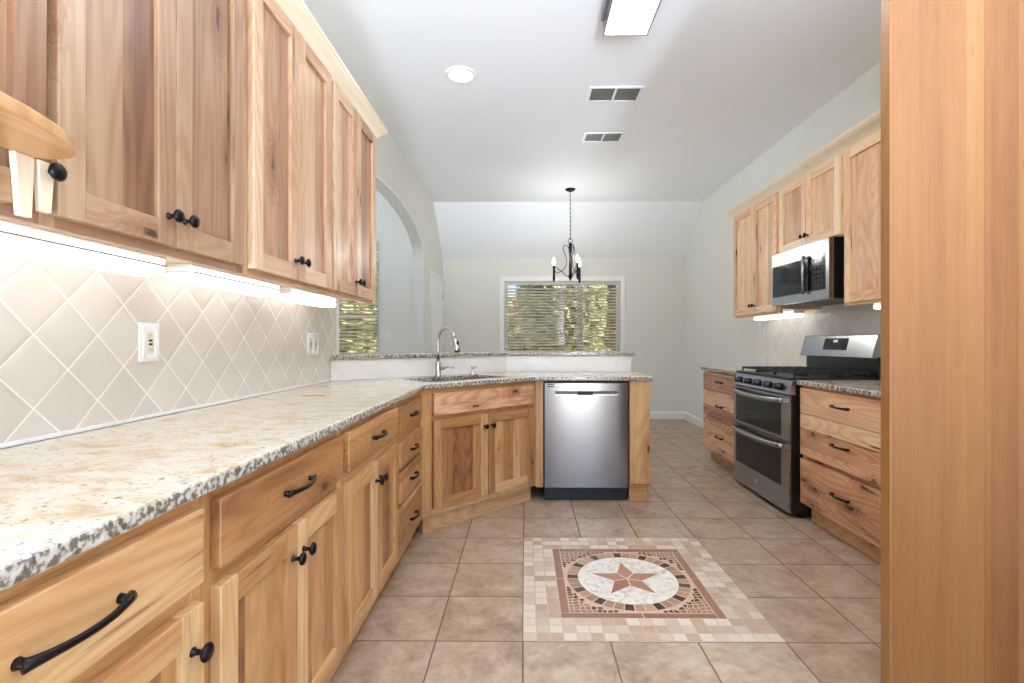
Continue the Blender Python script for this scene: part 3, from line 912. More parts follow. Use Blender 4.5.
# half wall with tile, and the raised granite ledge
m = MB()
m.prism([(XL + 0.001, 3.093), (-0.154, 4.07), (0.86, 4.07), (0.86, 4.19), (-0.200, 4.19), (XL + 0.001, 3.258)], 0.0, 1.028)
hw = structure(m.build('wall_half', M['wall']), 'half wall behind the sink carrying the raised ledge')
m = MB()
m.prism([(XL + 0.012, 3.089), (-0.150, 4.06), (0.865, 4.06), (0.865, 4.07), (-0.154, 4.07), (XL + 0.012, 3.103)], 0.899, 1.0275)
m.build('tile_backsplash', M['tile_bar'], hw)
slab('granite_ledge', [(-1.2065, 3.066), (-0.141, 4.04), (0.895, 4.04), (0.895, 4.36), (-0.270, 4.36), (-1.2065, 3.503)],
     1.029, 1.061, M['granite'], label='raised granite bar ledge on the half wall behind the faucet', cat='ledge')

# sink basin (undermount) and drain
t = thing('kitchen_sink', 'undermount steel sink basin sunk in the corner granite', 'sink', (SKX, SKY, 0.665), math.pi / 4)
m = MB()
o = rrect(0, 0, 0.72, 0.38, 0.07, 0); i1 = rrect(0, 0, 0.71, 0.37, 0.065, 0); i2 = rrect(0, 0, 0.66, 0.32, 0.06, 0)
n = len(o)
rings = [[(x, y, 0.2) for x, y in o], [(x, y, 0.2) for x, y in i1], [(x, y, 0.012) for x, y in i2]]
v = [p for r in rings for p in r]
f = [(r * n + k, r * n + (k + 1) % n, (r + 1) * n + (k + 1) % n, (r + 1) * n + k) for r in range(2) for k in range(n)]
f.append(tuple(2 * n + k for k in range(n)))
ov = len(v)
v += [(x, y, 0.0) for x, y in rrect(0, 0, 0.68, 0.34, 0.06, 0)]
f += [(k, ov + k, ov + (k + 1) % n, (k + 1) % n) for k in range(n)]
f.append(tuple(ov + k for k in range(n - 1, -1, -1)))
m.add(v, f, smooth=False)
m.build('basin', M['sinksteel'], t, bevel=0.004)
m = MB(); m.lathe([(0.045, 0.012), (0.045, 0.016), (0.03, 0.016), (0.028, 0.013), (0.001, 0.013)], (0, 0.02, 0), 'z', 20); m.build('drain', M['chrome'], t)

# faucet
t = thing('faucet', 'tall gooseneck pull-down faucet in brushed nickel behind the sink', 'faucet', (-0.607, 3.468, ZT), -math.pi / 4)
m = MB(); m.lathe([(0.027, 0.0005), (0.027, 0.008), (0.0215, 0.014), (0.0195, 0.10), (0.0165, 0.108)], seg=20); m.build('base', M['nickel'], t)
m = MB()
pts = [(0, 0, 0.10), (0, 0, 0.18), (0, 0, 0.235)]
R = 0.095
for k in range(1, 13):
    a = math.pi - math.radians(165) * k / 12
    pts.append((R + R * math.cos(a), 0, 0.245 + R * math.sin(a)))
m.tube(pts, 0.0125, 14); m.build('spout', M['nickel'], t)
e = Vector(pts[-1]); d = (Vector(pts[-1]) - Vector(pts[-2])).normalized()
m = MB(); m.tube([e - d * 0.004, e + d * 0.02, e + d * 0.075, e + d * 0.095], [0.0145, 0.0165, 0.0215, 0.020], 14)
sh = m.build('spray_head', M['nickel'], t)
m = MB(); m.tube([e + d * 0.094, e + d * 0.099], [0.0185, 0.0175], 14); m.build('spray_face', M['black_matte'], sh)
m = MB(); q = e + d * 0.05 + Vector((0.017, 0, 0.008)); m.box(q.x - 0.004, q.x + 0.005, -0.007, 0.007, q.z - 0.03, q.z + 0.018); m.build('spray_button', M['black_matte'], sh)
m = MB(); m.tube([(0.014, 0.012, 0.06), (0.026, 0.026, 0.062), (0.032, 0.032, 0.062)], [0.011, 0.012, 0.010], 12)
m.tube([(0.030, 0.030, 0.062), (0.058, 0.058, 0.070), (0.078, 0.078, 0.063)], [0.006, 0.005, 0.0065], 10, flat=0.7); m.build('lever', M['nickel'], t)
# soap dispenser
t = thing('soap_dispenser', 'short nickel soap pump standing right of the faucet', 'dispenser', (-0.385, 3.668, ZT), -math.pi / 4)
m = MB(); m.lathe([(0.022, 0.0005), (0.022, 0.004), (0.013, 0.012), (0.012, 0.035), (0.006, 0.04), (0.006, 0.052)], seg=16); m.build('base', M['nickel'], t)
m = MB(); m.lathe([(0.012, 0.050), (0.013, 0.054), (0.012, 0.066), (0.004, 0.070)], seg=16); m.tube([(0.0, 0, 0.060), (0.03, 0, 0.064), (0.05, 0, 0.058)], [0.006, 0.005, 0.004], 10); m.build('pump_head', M['nickel'], t)

# ------------------------------------------------------------------ dishwasher
t = thing('dishwasher', 'stainless dishwasher with a pocket handle in the peninsula', 'dishwasher', (0.1385, 3.55, 0))
m = MB(); m.box(0.004, 0.592, 0.03, 0.49, 0.105, 0.862); m.box(-0.004, 0.600, 0.022, 0.045, 0.10, 0.862); m.build('tub', M['black_matte'], t)
DWw = 0.596
m = MB()
zb, zt = 0.105, 0.848
hx0, hx1, hz0, hz1 = 0.075, 0.520, 0.765, 0.792
for (a, c, p, q) in ((0.002, hx0, zb, zt), (hx1, DWw - 0.002, zb, zt), (hx0, hx1, zb, hz0), (hx0, hx1, hz1, zt)):
    m.box(a, c, -0.002, 0.022, p, q)
v = []
d = m.build('door', M['steel'], t)
m = MB()
m.box(hx0, hx1, 0.012, 0.020, hz0, hz1); m.build('pocket_handle', M['vent_dark'], d)
m = MB(); m.box(hx0, hx1, -0.0035, 0.012, hz0 - 0.003, hz0 + 0.004); m.build('pocket_lip', M['steel_h'], d)
m = MB(); m.box(0.235, 0.345, -0.004, 0.012, hz0 - 0.001, hz1 - 0.002); m.build('latch', M['black_matte'], d)
m = MB(); m.box(0.022, 0.068, -0.0035, -0.0022, 0.822, 0.842); b2 = m.build('label_plate', M['black_matte'], d)
m = MB()
for k, (a, c) in enumerate(((0.026, 0.036), (0.040, 0.050), (0.053, 0.064))):
    m.box(a, c, -0.004, -0.0034, 0.828, 0.836)
m.build('label_marks', M['grey_metal'], b2)
m = MB(); m.box(0.074, 0.122, -0.0026, -0.0019, 0.818, 0.8205); m.build('model_line', M['vent_dark'], d)
m = MB(); m.box(0.0, 0.594, 0.045, 0.10, 0.001, 0.10); m.box(0.0, 0.594, 0.03, 0.045, 0.075, 0.10); m.build('toe_kick', M['black'], t, bevel=0.002)

# ------------------------------------------------------------------ left wall cabinets
UZ0, UZ1 = 1.357, 2.335
RNG.seed(44)
UXF = -0.88
def left_upper(y0, y1, label, z0=UZ0, mat=None):
    t = thing('wall_cabinet', label, 'cabinet', (UXF, y0, z0), math.pi / 2, 'wall cabinets on the left wall')
    mat = mat or M['wood_upper_dim']
    W = y1 - y0
    H = UZ1 - z0
    carcass(t, W, -XL + UXF - 0.001, 0.034, H, M['wood_inner'])
    face_frame(t, W, 0.0, H, [(0, 0.035), (H - 0.035, H)], mat, st=0.03)
    return t, W, H
for y0, y1, lab, gl, gr in ((0.895, 1.545, 'two-door hickory wall cabinet beside the rounded shelf, above the long light strip', 0.014, 0.026),
                            (1.546, 2.219, 'two-door hickory wall cabinet on the left, middle of the three pairs', 0.024, 0.014),
                            (2.220, 2.876, 'two-door hickory wall cabinet on the left closest to the arch', 0.018, 0.012)):
    wm = M['wood_upper_dim'] if y0 < 1 else M['wood_upper_lit']  # the two far cabinets take the copy with light in its colour
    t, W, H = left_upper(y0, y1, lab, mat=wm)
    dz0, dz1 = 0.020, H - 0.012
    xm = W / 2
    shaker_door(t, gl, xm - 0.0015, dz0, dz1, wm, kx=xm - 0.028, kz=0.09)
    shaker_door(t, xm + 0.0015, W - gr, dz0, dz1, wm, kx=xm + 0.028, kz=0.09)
# near cabinet carrying a rounded display shelf
t, W, H = left_upper(0.30, 0.894, 'hickory wall cabinet at the left edge with a rounded shelf on brackets')
shaker_door(t, 0.02, W - 0.006, 0.020, H - 0.012, M['wood_upper_dim'], kx=W - 0.013, kz=0.09)
m = MB()
zs = 1.463 - UZ0
pts = [(0.0, -0.0235), (0.0, -0.175), (0.29, -0.175)]
for k in range(1, 11):
    a = math.pi / 2 * k / 10
    pts.append((0.29 + 0.275 * math.sin(a), -0.175 + 0.10 * (1 - math.cos(a))))
pts += [(0.566, -0.05), (0.555, -0.0235)]
m.prism(list(reversed(pts)), zs, zs + 0.022, g='x', tone=0.4)
m.build('display_shelf', M['wood'], t, bevel=0.003)
for (xa, xb, xc, xd, zl) in ((W - 0.075, W - 0.040, W - 0.045, W - 0.066, 0.0), (W - 0.036, W - 0.003, W - 0.010, W - 0.030, 0.016)):
    m = MB()
    m.prism([(xa, zs - 0.0005), (xd, zl), (xc, zl), (xb, zs - 0.0005)], -0.034, -0.0225, axis='y', g='z', tone=0.1)
    m.build('bracket', M['wood_edge'], t, bevel=0.002)
# crown moulding on the left cabinets
CROWN = [(0.0, 0.0), (0.012, 0.0), (0.018, 0.012), (0.034, 0.030), (0.056, 0.048), (0.062, 0.058), (0.066, 0.058), (0.066, 0.074), (0.0, 0.074)]
m = MB()
m.sweep([(UXF + 0.0, 0.30), (UXF + 0.0, 2.8765), (XL + 0.001, 2.8765)], [(d + 0.0005, UZ1 + 0.0005 - 0.016 + z if d > 0.0 else UZ1 + 0.0005 - 0.016 + z) for d, z in CROWN], g='y', tone=0.35)
tag(m.build('crown_molding', M['wood_edge']), 'pale crown molding along the top of the left wall cabinets', 'molding')

# under-cabinet light strips
def strip_light(loc, rz, L, label, hw=0.05, group='under-cabinet light strips'):
    t = thing('under_cabinet_light', label, 'light', loc, rz, group)
    m = MB(); m.box(-L / 2, L / 2, -hw + 0.004, hw, -0.006, 0.0); m.build('housing', M['white_plastic'], t, bevel=0.001)
    m = MB(); m.box(-L / 2 + 0.006, L / 2 - 0.006, -hw + 0.002, hw - 0.004, -0.024, -0.0065); m.build('upper_housing_glow', M['housing_glow'], t, bevel=0.002)  # part of the housing, made to glow as if lit
    m = MB(); m.box(-L / 2 + 0.004, L / 2 - 0.004, -hw, hw - 0.004, -0.056, -0.0265); m.build('diffuser', M['lamp_strip'], t, bevel=0.010, seg=3)
    m = MB(); m.box(-L / 2 + 0.004, L / 2 - 0.004, -hw - 0.0015, hw - 0.004, -0.0270, -0.0236); m.build('seam_strip', M['grey_metal'], t)
    for a in (-L / 2, L / 2 - 0.0055):
        m = MB(); m.box(a, a + 0.0055, -hw + 0.006, hw - 0.006, -0.024, -0.0065); m.build('end_cap', M['white_plastic'], t, bevel=0.001)
    return t
for (ya, yb, lab) in ((0.60, 1.455, 'long lit light strip under the near left wall cabinets'), (1.565, 2.135, 'lit light strip under the middle pair of left wall cabinet doors'), (2.245, 2.77, 'lit light strip under the left wall cabinet closest to the arch')):
    strip_light((-1.10, (ya + yb) / 2, UZ0 + 0.0335), math.pi / 2, yb - ya, lab)

# ------------------------------------------------------------------ switch and outlet plates
def plate(name, label, cat, loc, rz, gangs, w=0.085, h=0.125, kind='outlet', deco=True, group=None):
    t = thing(name, label, cat, loc, rz, group)
    W = w + (gangs - 1) * 0.06
    m = MB()
    m.box(-W / 2, W / 2, -0.006, -0.0005, -h / 2, h / 2)
    if deco:
        for k in range(gangs):
            cx = (k - (gangs - 1) / 2) * 0.066
            m.box(cx - 0.030, cx - 0.023, -0.010, -0.006, -h / 2 + 0.012, h / 2 - 0.012); m.box(cx + 0.023, cx + 0.030, -0.010, -0.006, -h / 2 + 0.012, h / 2 - 0.012)
            for s in (-1, 1):
                arc = [(cx + 0.030 * math.cos(a), s * (h / 2 - 0.020 + 0.012 * math.sin(a))) for a in [math.pi * i / 8 for i in range(9)]]
                arc2 = [(x, z - s * 0.007) for x, z in reversed(arc)]
                m.prism(arc + arc2, -0.010, -0.006, axis='y')
    m.build('plate', M['white_plastic'], t, bevel=0.002)
    for k in range(gangs):
        cx = (k - (gangs - 1) / 2) * 0.066
        m = MB(); m.box(cx - 0.0165, cx + 0.0165, -0.0085, -0.006, -0.034, 0.034)
        dv = m.build('receptacle' if kind == 'outlet' or k else 'switch', M['ivory'] if kind == 'outlet' else M['white_plastic'], t, bevel=0.0015)
        m = MB()
        if kind == 'outlet':
            for zc in (-0.006, 0.006): m.box(cx - 0.007, cx + 0.007, -0.0100, -0.0084, zc - 0.0035, zc + 0.0035)
            m.build('test_buttons', M['black_matte'], dv)
            for zc in (-0.022, 0.022):
                for dx in (-0.006, 0.005):
                    m = MB(); m.box(cx + dx - 0.001, cx + dx + 0.001, -0.0090, -0.0084, zc - 0.004, zc + 0.004); m.build('slot', M['vent_dark'], dv)
        else:
            m.box(cx - 0.005, cx + 0.005, -0.016, -0.0084, -0.004, 0.011); m.build('toggle', M['white_plastic'], dv)
    return t
plate('wall_outlet', 'white arched outlet plate on the diagonal tile under the near left cabinets', 'outlet', (XL + 0.0105, 1.588, 1.142), math.pi / 2, 1)
plate('switch_plate', 'double white plate with switch and outlet on the tile near the ledge', 'switch plate', (XL + 0.0105, 2.82, 1.130), math.pi / 2, 2, h=0.125, kind='outlet')
plate('light_switch', 'single light switch on the grey wall seen through the arch', 'switch plate', (-1.690, LIV_Y - 0.0005, 1.24), 0, 1, 0.075, 0.115, kind='switch', deco=False)
plate('light_switch', 'single light switch on the right wall left of the tile', 'switch plate', (XR - 0.0005, 4.975, 1.27), -math.pi / 2, 1, 0.075, 0.115, kind='switch', deco=False)

# ------------------------------------------------------------------ right run
FXR = 1.775
RNG.seed(9)
def right_base(y_hi, y_lo, label):
    t = thing('base_cabinet', label, 'cabinet', (FXR, y_hi, 0), -math.pi / 2, 'drawer cabinets beside the range')
    W = y_hi - y_lo
    carcass(t, W, XR - FXR - 0.002, 0.118, BH, M['wood'])
    face_frame(t, W, 0.118, BH, [(0.118, 0.15), (0.39, 0.445), (0.66, 0.71), (0.83, BH)], M['wood_rustic'])
    toe_kick(t, W, M['wood'], rec=0.055, h=0.117, D=0.5)
    for z0, z1, hz in ((0.692, 0.852, 0.777), (0.430, 0.688, 0.557), (0.122, 0.406, 0.278)):
        drawer_front(t, 0.006, W - 0.006, z0, z1, M['wood_rustic'], 0.15, hz, bwid=7.0)
    return t
right_base(3.195, 2.36, 'knotty hickory three-drawer base cabinet between the range and the tall end panel')
right_base(4.915, 4.075, 'knotty hickory three-drawer base cabinet at the far side of the range')
slab('granite_countertop', [(1.737, 2.355), (XR - 0.0115, 2.355), (XR - 0.0115, 3.205), (1.737, 3.205)], BH + 0.001, ZT, M['granite'], label='short granite countertop between the range and the tall end panel')
slab('granite_countertop', [(1.737, 4.068), (XR - 0.0115, 4.068), (XR - 0.0115, 4.945), (1.737, 4.945)], BH + 0.001, ZT, M['granite'], label='short granite countertop on the far side of the range by the grey wall')

# gas range with double oven
RW = 0.84
t = thing('gas_range', 'stainless gas range with two oven doors and black cooktop grates', 'range', (1.70, 4.06, 0), -math.pi / 2)
D = XR - 1.70 - 0.03
m = MB(); m.box(0.002, RW - 0.002, 0.0135, D, 0.03, 0.798); m.box(0.002, RW - 0.002, 0.046, D, 0.798, 0.895); m.box(0.03, RW - 0.03, 0.09, D - 0.02, 0.002, 0.03); m.build('body', M['black'], t, bevel=0.003)
def oven_door(z0, z1, gz0, gz1, hz):
    m = MB()
    gx0, gx1 = 0.035, RW - 0.10
    for (a, c, p, q) in ((0.0, gx0, z0, z1), (gx1, RW, z0, z1), (gx0, gx1, z0, gz0), (gx0, gx1, gz1, z1)):
        m.box(a, c, 0.0, 0.012, p, q)
    d = m.build('oven_door', M['steel_h'], t)
    m = MB(); m.box(gx0, gx1, 0.002, 0.0125, gz0, gz1); m.build('door_glass', M['glass_dark'], d)
    m = MB()
    pts = []
    for i in range(15):
        s = -1 + 2 * i / 14
        pts.append((RW / 2 + s * (RW / 2 - 0.03), -0.030 - 0.022 * (1 - s * s), hz - 0.012 * (1 - s * s)))
    m.tube(pts, 0.018, 10, flat=0.55)
    for s in (-1, 1):
        xx = RW / 2 + s * (RW / 2 - 0.035)
        m.box(xx - 0.012, xx + 0.012, -0.03, 0.001, hz - 0.014, hz + 0.014)
    m.build('handle', M['steel_h'], d)
    return d
oven_door(0.498, 0.790, 0.520, 0.735, 0.760)
ld = oven_door(0.035, 0.490, 0.190, 0.430, 0.462)
m = MB(); m.lathe([(0.017, -0.0005), (0.017, -0.003), (0.013, -0.004), (0.001, -0.0035)], (RW * 0.45, 0, 0.112), 'y', 20); m.build('round_badge', M['grey_metal'], ld)
m = MB(); m.prism([(0.0, 0.800), (0.045, 0.800), (0.045, 0.893), (0.02, 0.893)], 0.0, RW, axis='x'); cp = m.build('control_panel', M['steel_h'], t, bevel=0.002)
for k in range(5):
    xx = 0.085 + k * 0.155
    m = MB(); m.lathe([(0.026, 0.0), (0.026, -0.006), (0.022, -0.009), (0.020, -0.030), (0.017, -0.034), (0.001, -0.034)], (xx, 0.006, 0.845), 'y', 18)
    kb = m.build('burner_knob', M['black'], t)
    m = MB(); m.box(xx - 0.004, xx + 0.004, -0.031, -0.026, 0.826, 0.864); m.build('knob_grip', M['steel_h'], kb)
m = MB(); m.box(0.0, RW, 0.012, D - 0.055, 0.8955, 0.912); m.build('cooktop', M['black'], t, bevel=0.005)
for k in range(3):
    m = MB()
    xa, xb = 0.03 + k * 0.262, 0.03 + k * 0.262 + 0.254
    ya, yb = 0.05, D - 0.085
    zt = 0.945
    for xx in (xa, xb): m.box(xx - 0.006 if xx == xb else xx, xx if xx == xb else xx + 0.006, ya, yb, zt - 0.014, zt)
    for yy in (ya, (ya + yb) / 2 - 0.004, yb - 0.008): m.box(xa, xb, yy, yy + 0.008, zt - 0.014, zt)
    for fy in (0.17, 0.33, 0.67, 0.83):
        yy = ya + fy * (yb - ya); m.box(xa, xb, yy - 0.003, yy + 0.003, zt - 0.010, zt)
    m.box((xa + xb) / 2 - 0.003, (xa + xb) / 2 + 0.003, ya, yb, zt - 0.010, zt)
    for xx in (xa + 0.001, xb - 0.011):
        for yy in (ya, yb - 0.010): m.box(xx, xx + 0.010, yy, yy + 0.010, 0.9125, zt - 0.010)
    m.build('grate', M['iron'], t, bevel=0.0015)
for (bx_, by_) in ((0.157, 0.17), (0.157, 0.41), (0.419, 0.29), (0.681, 0.17), (0.681, 0.41)):
    m = MB(); m.lathe([(0.048, 0.9125), (0.046, 0.918), (0.034, 0.920), (0.034, 0.928), (0.030, 0.930), (0.001, 0.930)], (bx_, by_, 0), 'z', 20); m.build('burner', M['iron'], t)
bg0 = D - 0.055
m = MB(); m.prism([(bg0 + 0.012, 0.896), (D, 0.896), (D, 1.05), (bg0 + 0.012, 1.05)], 0.012, RW - 0.012, axis='x'); bg = m.build('back_guard', M['black'], t, bevel=0.002)
m = MB(); m.prism([(bg0 - 0.034, 1.036), (bg0 - 0.022, 1.032), (D, 1.05), (D, 1.192), (bg0 + 0.012, 1.192), (bg0 + 0.004, 1.186)], 0.0, RW, axis='x'); pn = m.build('console', M['steel_h'], bg, bevel=0.003)
def on_console(x0, x1, f0, f1, lift, thick=0.003):
    a = Vector((bg0 - 0.034, 1.036)); c = Vector((bg0 + 0.004, 1.186)); nn = Vector((-(c - a).y, (c - a).x)).normalized()
    p, q = a + (c - a) * f0 + nn * lift, a + (c - a) * f1 + nn * lift
    return [(p.x, p.y), (q.x, q.y), (q.x - nn.x * thick, q.y - nn.y * thick), (p.x - nn.x * thick, p.y - nn.y * thick)], x0, x1
m = MB(); po, a, c = on_console(0.29, 0.56, 0.32, 0.88, 0.0025); m.prism(po, a, c, axis='x'); dp = m.build('display_panel', M['glass_dark'], bg)
m = MB(); po, a, c = on_console(0.40, 0.45, 0.68, 0.80, 0.0032, 0.001); m.prism(po, a, c, axis='x')
m.build('clock_display', plain('display_glow', lin(40, 50, 56), 0.3, emit=(0.6, 0.85, 1, 1), estr=0.5), bg)

# right wall cabinets
RXF = 2.02
def right_upper(y_hi, y_lo, z0, z1, label):
    t = thing('wall_cabinet', label, 'cabinet', (RXF, y_hi, z0), -math.pi / 2, 'wall cabinets on the right wall')
    W, H = y_hi - y_lo, z1 - z0
    carcass(t, W, XR - RXF - 0.0005, 0.034, H)
    face_frame(t, W, 0, H, [(0, 0.035), (H - 0.035, H)], M['wood_upper_lit_right'], st=0.03)
    return t, W, H
RZ1 = 2.345
t, W, H = right_upper(4.80, 3.955, 1.368, RZ1, 'two-door hickory wall cabinet on the right, left of the microwave')
shaker_door(t, 0.010, W / 2 - 0.0015, 0.018, H - 0.012, M['wood_upper_lit_right'], kx=W / 2 - 0.028, kz=0.09)
shaker_door(t, W / 2 + 0.0015, W - 0.022, 0.018, H - 0.012, M['wood_upper_lit_right'], kx=W / 2 + 0.028, kz=0.09)
t, W, H = right_upper(3.954, 3.166, 1.822, RZ1, 'short two-door hickory wall cabinet over the microwave')
shaker_door(t, 0.022, W / 2 - 0.0015, 0.008, H - 0.012, M['wood_upper_lit_right'], kx=W / 2 - 0.028, kz=0.075)
shaker_door(t, W / 2 + 0.0015, W - 0.016, 0.008, H - 0.012, M['wood_upper_lit_right'], kx=W / 2 + 0.028, kz=0.075)
t, W, H = right_upper(3.165, 2.37, 1.368, RZ1, 'hickory wall cabinet right of the microwave, cut off by the tall panel')
shaker_door(t, 0.030, W - 0.012, 0.018, H - 0.012, M['wood_upper_lit_right'], kx=W - 0.05, kz=0.09)
for (ya, yb, sc, lab) in ((4.8, 3.56, 1.0, 'pale crown molding over the far right wall cabinets'), (3.559, 2.37, 1.18, 'pale crown molding over the right cabinets nearer the tall panel')):
    m = MB()
    prof = [(d * sc + 0.0005, RZ1 + 0.0005 - 0.016 + z * sc) for d, z in CROWN]
    path = [(XR - 0.001, ya), (RXF, ya), (RXF, yb)] if sc == 1.0 else [(RXF, ya), (RXF, yb)]
    # travel towards -y with the room on the right
    m.sweep(path, prof, g='y', tone=0.2)
    tag(m.build('crown_molding', M['wood_edge']), lab, 'molding')
strip_light((2.22, 4.40, 1.368 + 0.0335), -math.pi / 2, 0.70, 'lit light strip under the right wall cabinet left of the microwave')
strip_light((2.22, 2.78, 1.368 + 0.0335), -math.pi / 2, 0.70, 'lit light strip under the right wall cabinet beside the tall panel')

# microwave
MWW = 0.737
t = thing('microwave', 'stainless over-the-range microwave with black glass door', 'microwave', (1.985, 3.9525, 1.424), -math.pi / 2)
MD = XR - 1.985 - 0.002
m = MB(); m.box(0.0, MWW, 0.0, MD, 0.0, 0.394); m.build('body', M['black'], t, bevel=0.002)
m = MB()
gz0, gz1 = 0.062, 0.300
for (a, c, p, q) in ((0.0, 0.012, 0, 0.392), (MWW - 0.035, MWW, 0, 0.392), (0.012, MWW - 0.035, 0.0, gz0), (0.012, MWW - 0.035, gz1, 0.392)):
    m.box(a, c, -0.032, -0.0005, p, q)
dr = m.build('door', M['steel_h'], t)
m = MB(); m.box(0.012, MWW - 0.036, -0.029, -0.001, gz0, gz1); m.build('door_glass', M['glass_dark'], dr)
m = MB()
m.tube([(0.475, -0.052, gz1 + 0.018), (0.475, -0.054, 0.18), (0.475, -0.052, gz0 - 0.012)], 0.011, 12)
for z in (gz1 + 0.002, gz0 + 0.004): m.box(0.468, 0.482, -0.050, -0.0285, z - 0.010, z + 0.010)
m.build('handle', M['steel_h'], dr)
m = MB()
for r in range(5):
    for c in range(3): m.box(0.575 + c * 0.034, 0.595 + c * 0.034, -0.0305, -0.0292, 0.09 + r * 0.03, 0.105 + r * 0.03)
kp = m.build('keypad', M['black_matte'], dr)
m = MB(); m.box(0.575, 0.66, -0.0305, -0.0292, 0.25, 0.28); m.build('clock_display', plain('display_dim', lin(26, 34, 40), 0.2, emit=(0.5, 0.8, 1, 1), estr=0.2), dr)
m = MB(); m.box(0.08, MWW - 0.08, 0.03, MD - 0.05, -0.006, -0.0005); m.build('vent_grille', M['vent_dark'], t)

# tall end panel in the right foreground
t = thing('tall_end_panel', 'tall honey-toned wooden end panel filling the right edge', 'panel', (1.062, 1.45, 0))
m = MB()
m.box(0.0, 0.2665, 0.0, 0.037, 0.001, 2.62, g='z', tone=0.22, bw=12.0)
m.box(0.2665, 1.285, 0.0, 0.037, 0.001, 2.62, g='z', tone=0.75, bw=12.0)
m.build('board', M['wood_panel'], t, bevel=0.001)
m = MB(); m.box(-0.0065, -0.0003, 0.0, 0.037, 0.001, 2.62, g='z', tone=0.0); m.build('edge_band', M['wood_panel'], t, bevel=0.001)

# ------------------------------------------------------------------ ceiling fittings
t = thing('ceiling_light', 'rectangular lit fluorescent box fixture on the kitchen ceiling', 'light', (0.576, 2.262, ZC))
m = MB()
BX, BY = 0.128, 0.61
for (a, c, p, q) in ((-BX, -BX + 0.010, -BY, BY), (BX - 0.010, BX, -BY, BY), (-BX + 0.010, BX - 0.010, -BY, -BY + 0.010), (-BX + 0.010, BX - 0.010, BY - 0.010, BY)):
    m.box(a, c, p, q, -0.095, -0.0005)
m.box(-BX - 0.02, -BX, -BY + 0.02, BY - 0.06, -0.05, -0.0005); m.box(BX, BX + 0.02, -BY + 0.02, BY - 0.06, -0.05, -0.0005)
m.build('frame', M['grey_metal'], t, bevel=0.001)
m = MB(); m.box(-BX + 0.0105, BX - 0.0105, -BY + 0.0105, BY - 0.0105, -0.093, -0.06); m.build('diffuser', M['lamp_box'], t)
t = thing('recessed_light', 'round recessed ceiling light glowing above the left counter', 'light', (-0.445, 3.455, ZC))
m = MB(); m.lathe([(0.112, -0.0005), (0.112, -0.006), (0.100, -0.012), (0.082, -0.010), (0.080, -0.0005)], seg=36); m.build('trim_ring', M['white_plastic'], t)
m = MB(); m.lathe([(0.079, -0.0015), (0.079, -0.008), (0.001, -0.008)], seg=36); m.build('lens', M['lamp_can'], t)
def vent(x, y, w, d, label, smat):
    t = thing('ceiling_vent', label, 'vent', (x, y, ZC), 0, 'ceiling air vents')
    m = MB(); f = 0.022
    for (a, c, p, q) in ((-w, -w + f, -d, d), (w - f, w, -d, d), (-w + f, w - f, -d, -d + f), (-w + f, w - f, d - f, d), (-0.008, 0.008, -d + f, d - f)):
        m.box(a, c, p, q, -0.010, -0.0005)
    m.build('frame', M['white_plastic'], t, bevel=0.002)
    m = MB(); m.box(-w + f, w - f, -d + f, d - f, -0.002, -0.0006); m.build('duct_opening', smat, t)
    m = MB()
    n = 7
    for k in range(n):
        yy = -d + f + (k + 0.5) * (2 * d - 2 * f) / n
        for (a, c) in ((-w + f, -0.008), (0.008, w - f)): m.prism([(yy - 0.007, -0.009), (yy - 0.005, -0.010), (yy + 0.007, -0.003), (yy + 0.005, -0.002)], a, c, axis='x')
    m.build('louvers', smat, t)
vent(0.668, 3.735, 0.200, 0.115, 'white ceiling vent with dark louvers, nearer the light box', M['vent_dark'])
vent(0.705, 4.52, 0.178, 0.105, 'white ceiling vent with pale grey louvers, farther from the light box', M['vent_grey'])

# chandelier
t = thing('chandelier', 'dark bronze chandelier with three lit candle bulbs hanging before the window', 'chandelier', (0.552, 6.07, ZC))
m = MB(); m.lathe([(0.062, -0.0005), (0.062, -0.008), (0.045, -0.022), (0.012, -0.030), (0.006, -0.040)], seg=24); m.build('canopy', M['bronze'], t)
m = MB()
z = -0.038; k = 0
while z > -0.60:
    pts = [(0.007 * math.cos(a) if k % 2 else 0, 0 if k % 2 else 0.007 * math.cos(a), z - 0.016 + 0.016 * math.sin(a)) for a in [2 * math.pi * i / 10 for i in range(11)]]
    m.tube(pts, 0.0022, 6); z -= 0.026; k += 1
m.tube([(0, 0, -0.03), (0.002, 0.002, -0.6)], 0.002, 6)
m.build('chain', M['bronze'], t)
m = MB(); m.tube([(0.026 * math.cos(a), 0, -0.625 + 0.026 * math.sin(a)) for a in [2 * math.pi * i / 16 for i in range(17)]], 0.0035, 8); m.build('hanging_ring', M['bronze'], t)
m = MB(); m.lathe([(0.004, -0.648), (0.010, -0.655), (0.026, -0.675), (0.014, -0.69), (0.026, -0.705), (0.022, -0.73), (0.019, -0.76), (0.019, -1.04), (0.026, -1.06), (0.026, -1.075), (0.014, -1.09), (0.010, -1.11), (0.001, -1.118)], seg=18); m.build('column', M['bronze'], t)
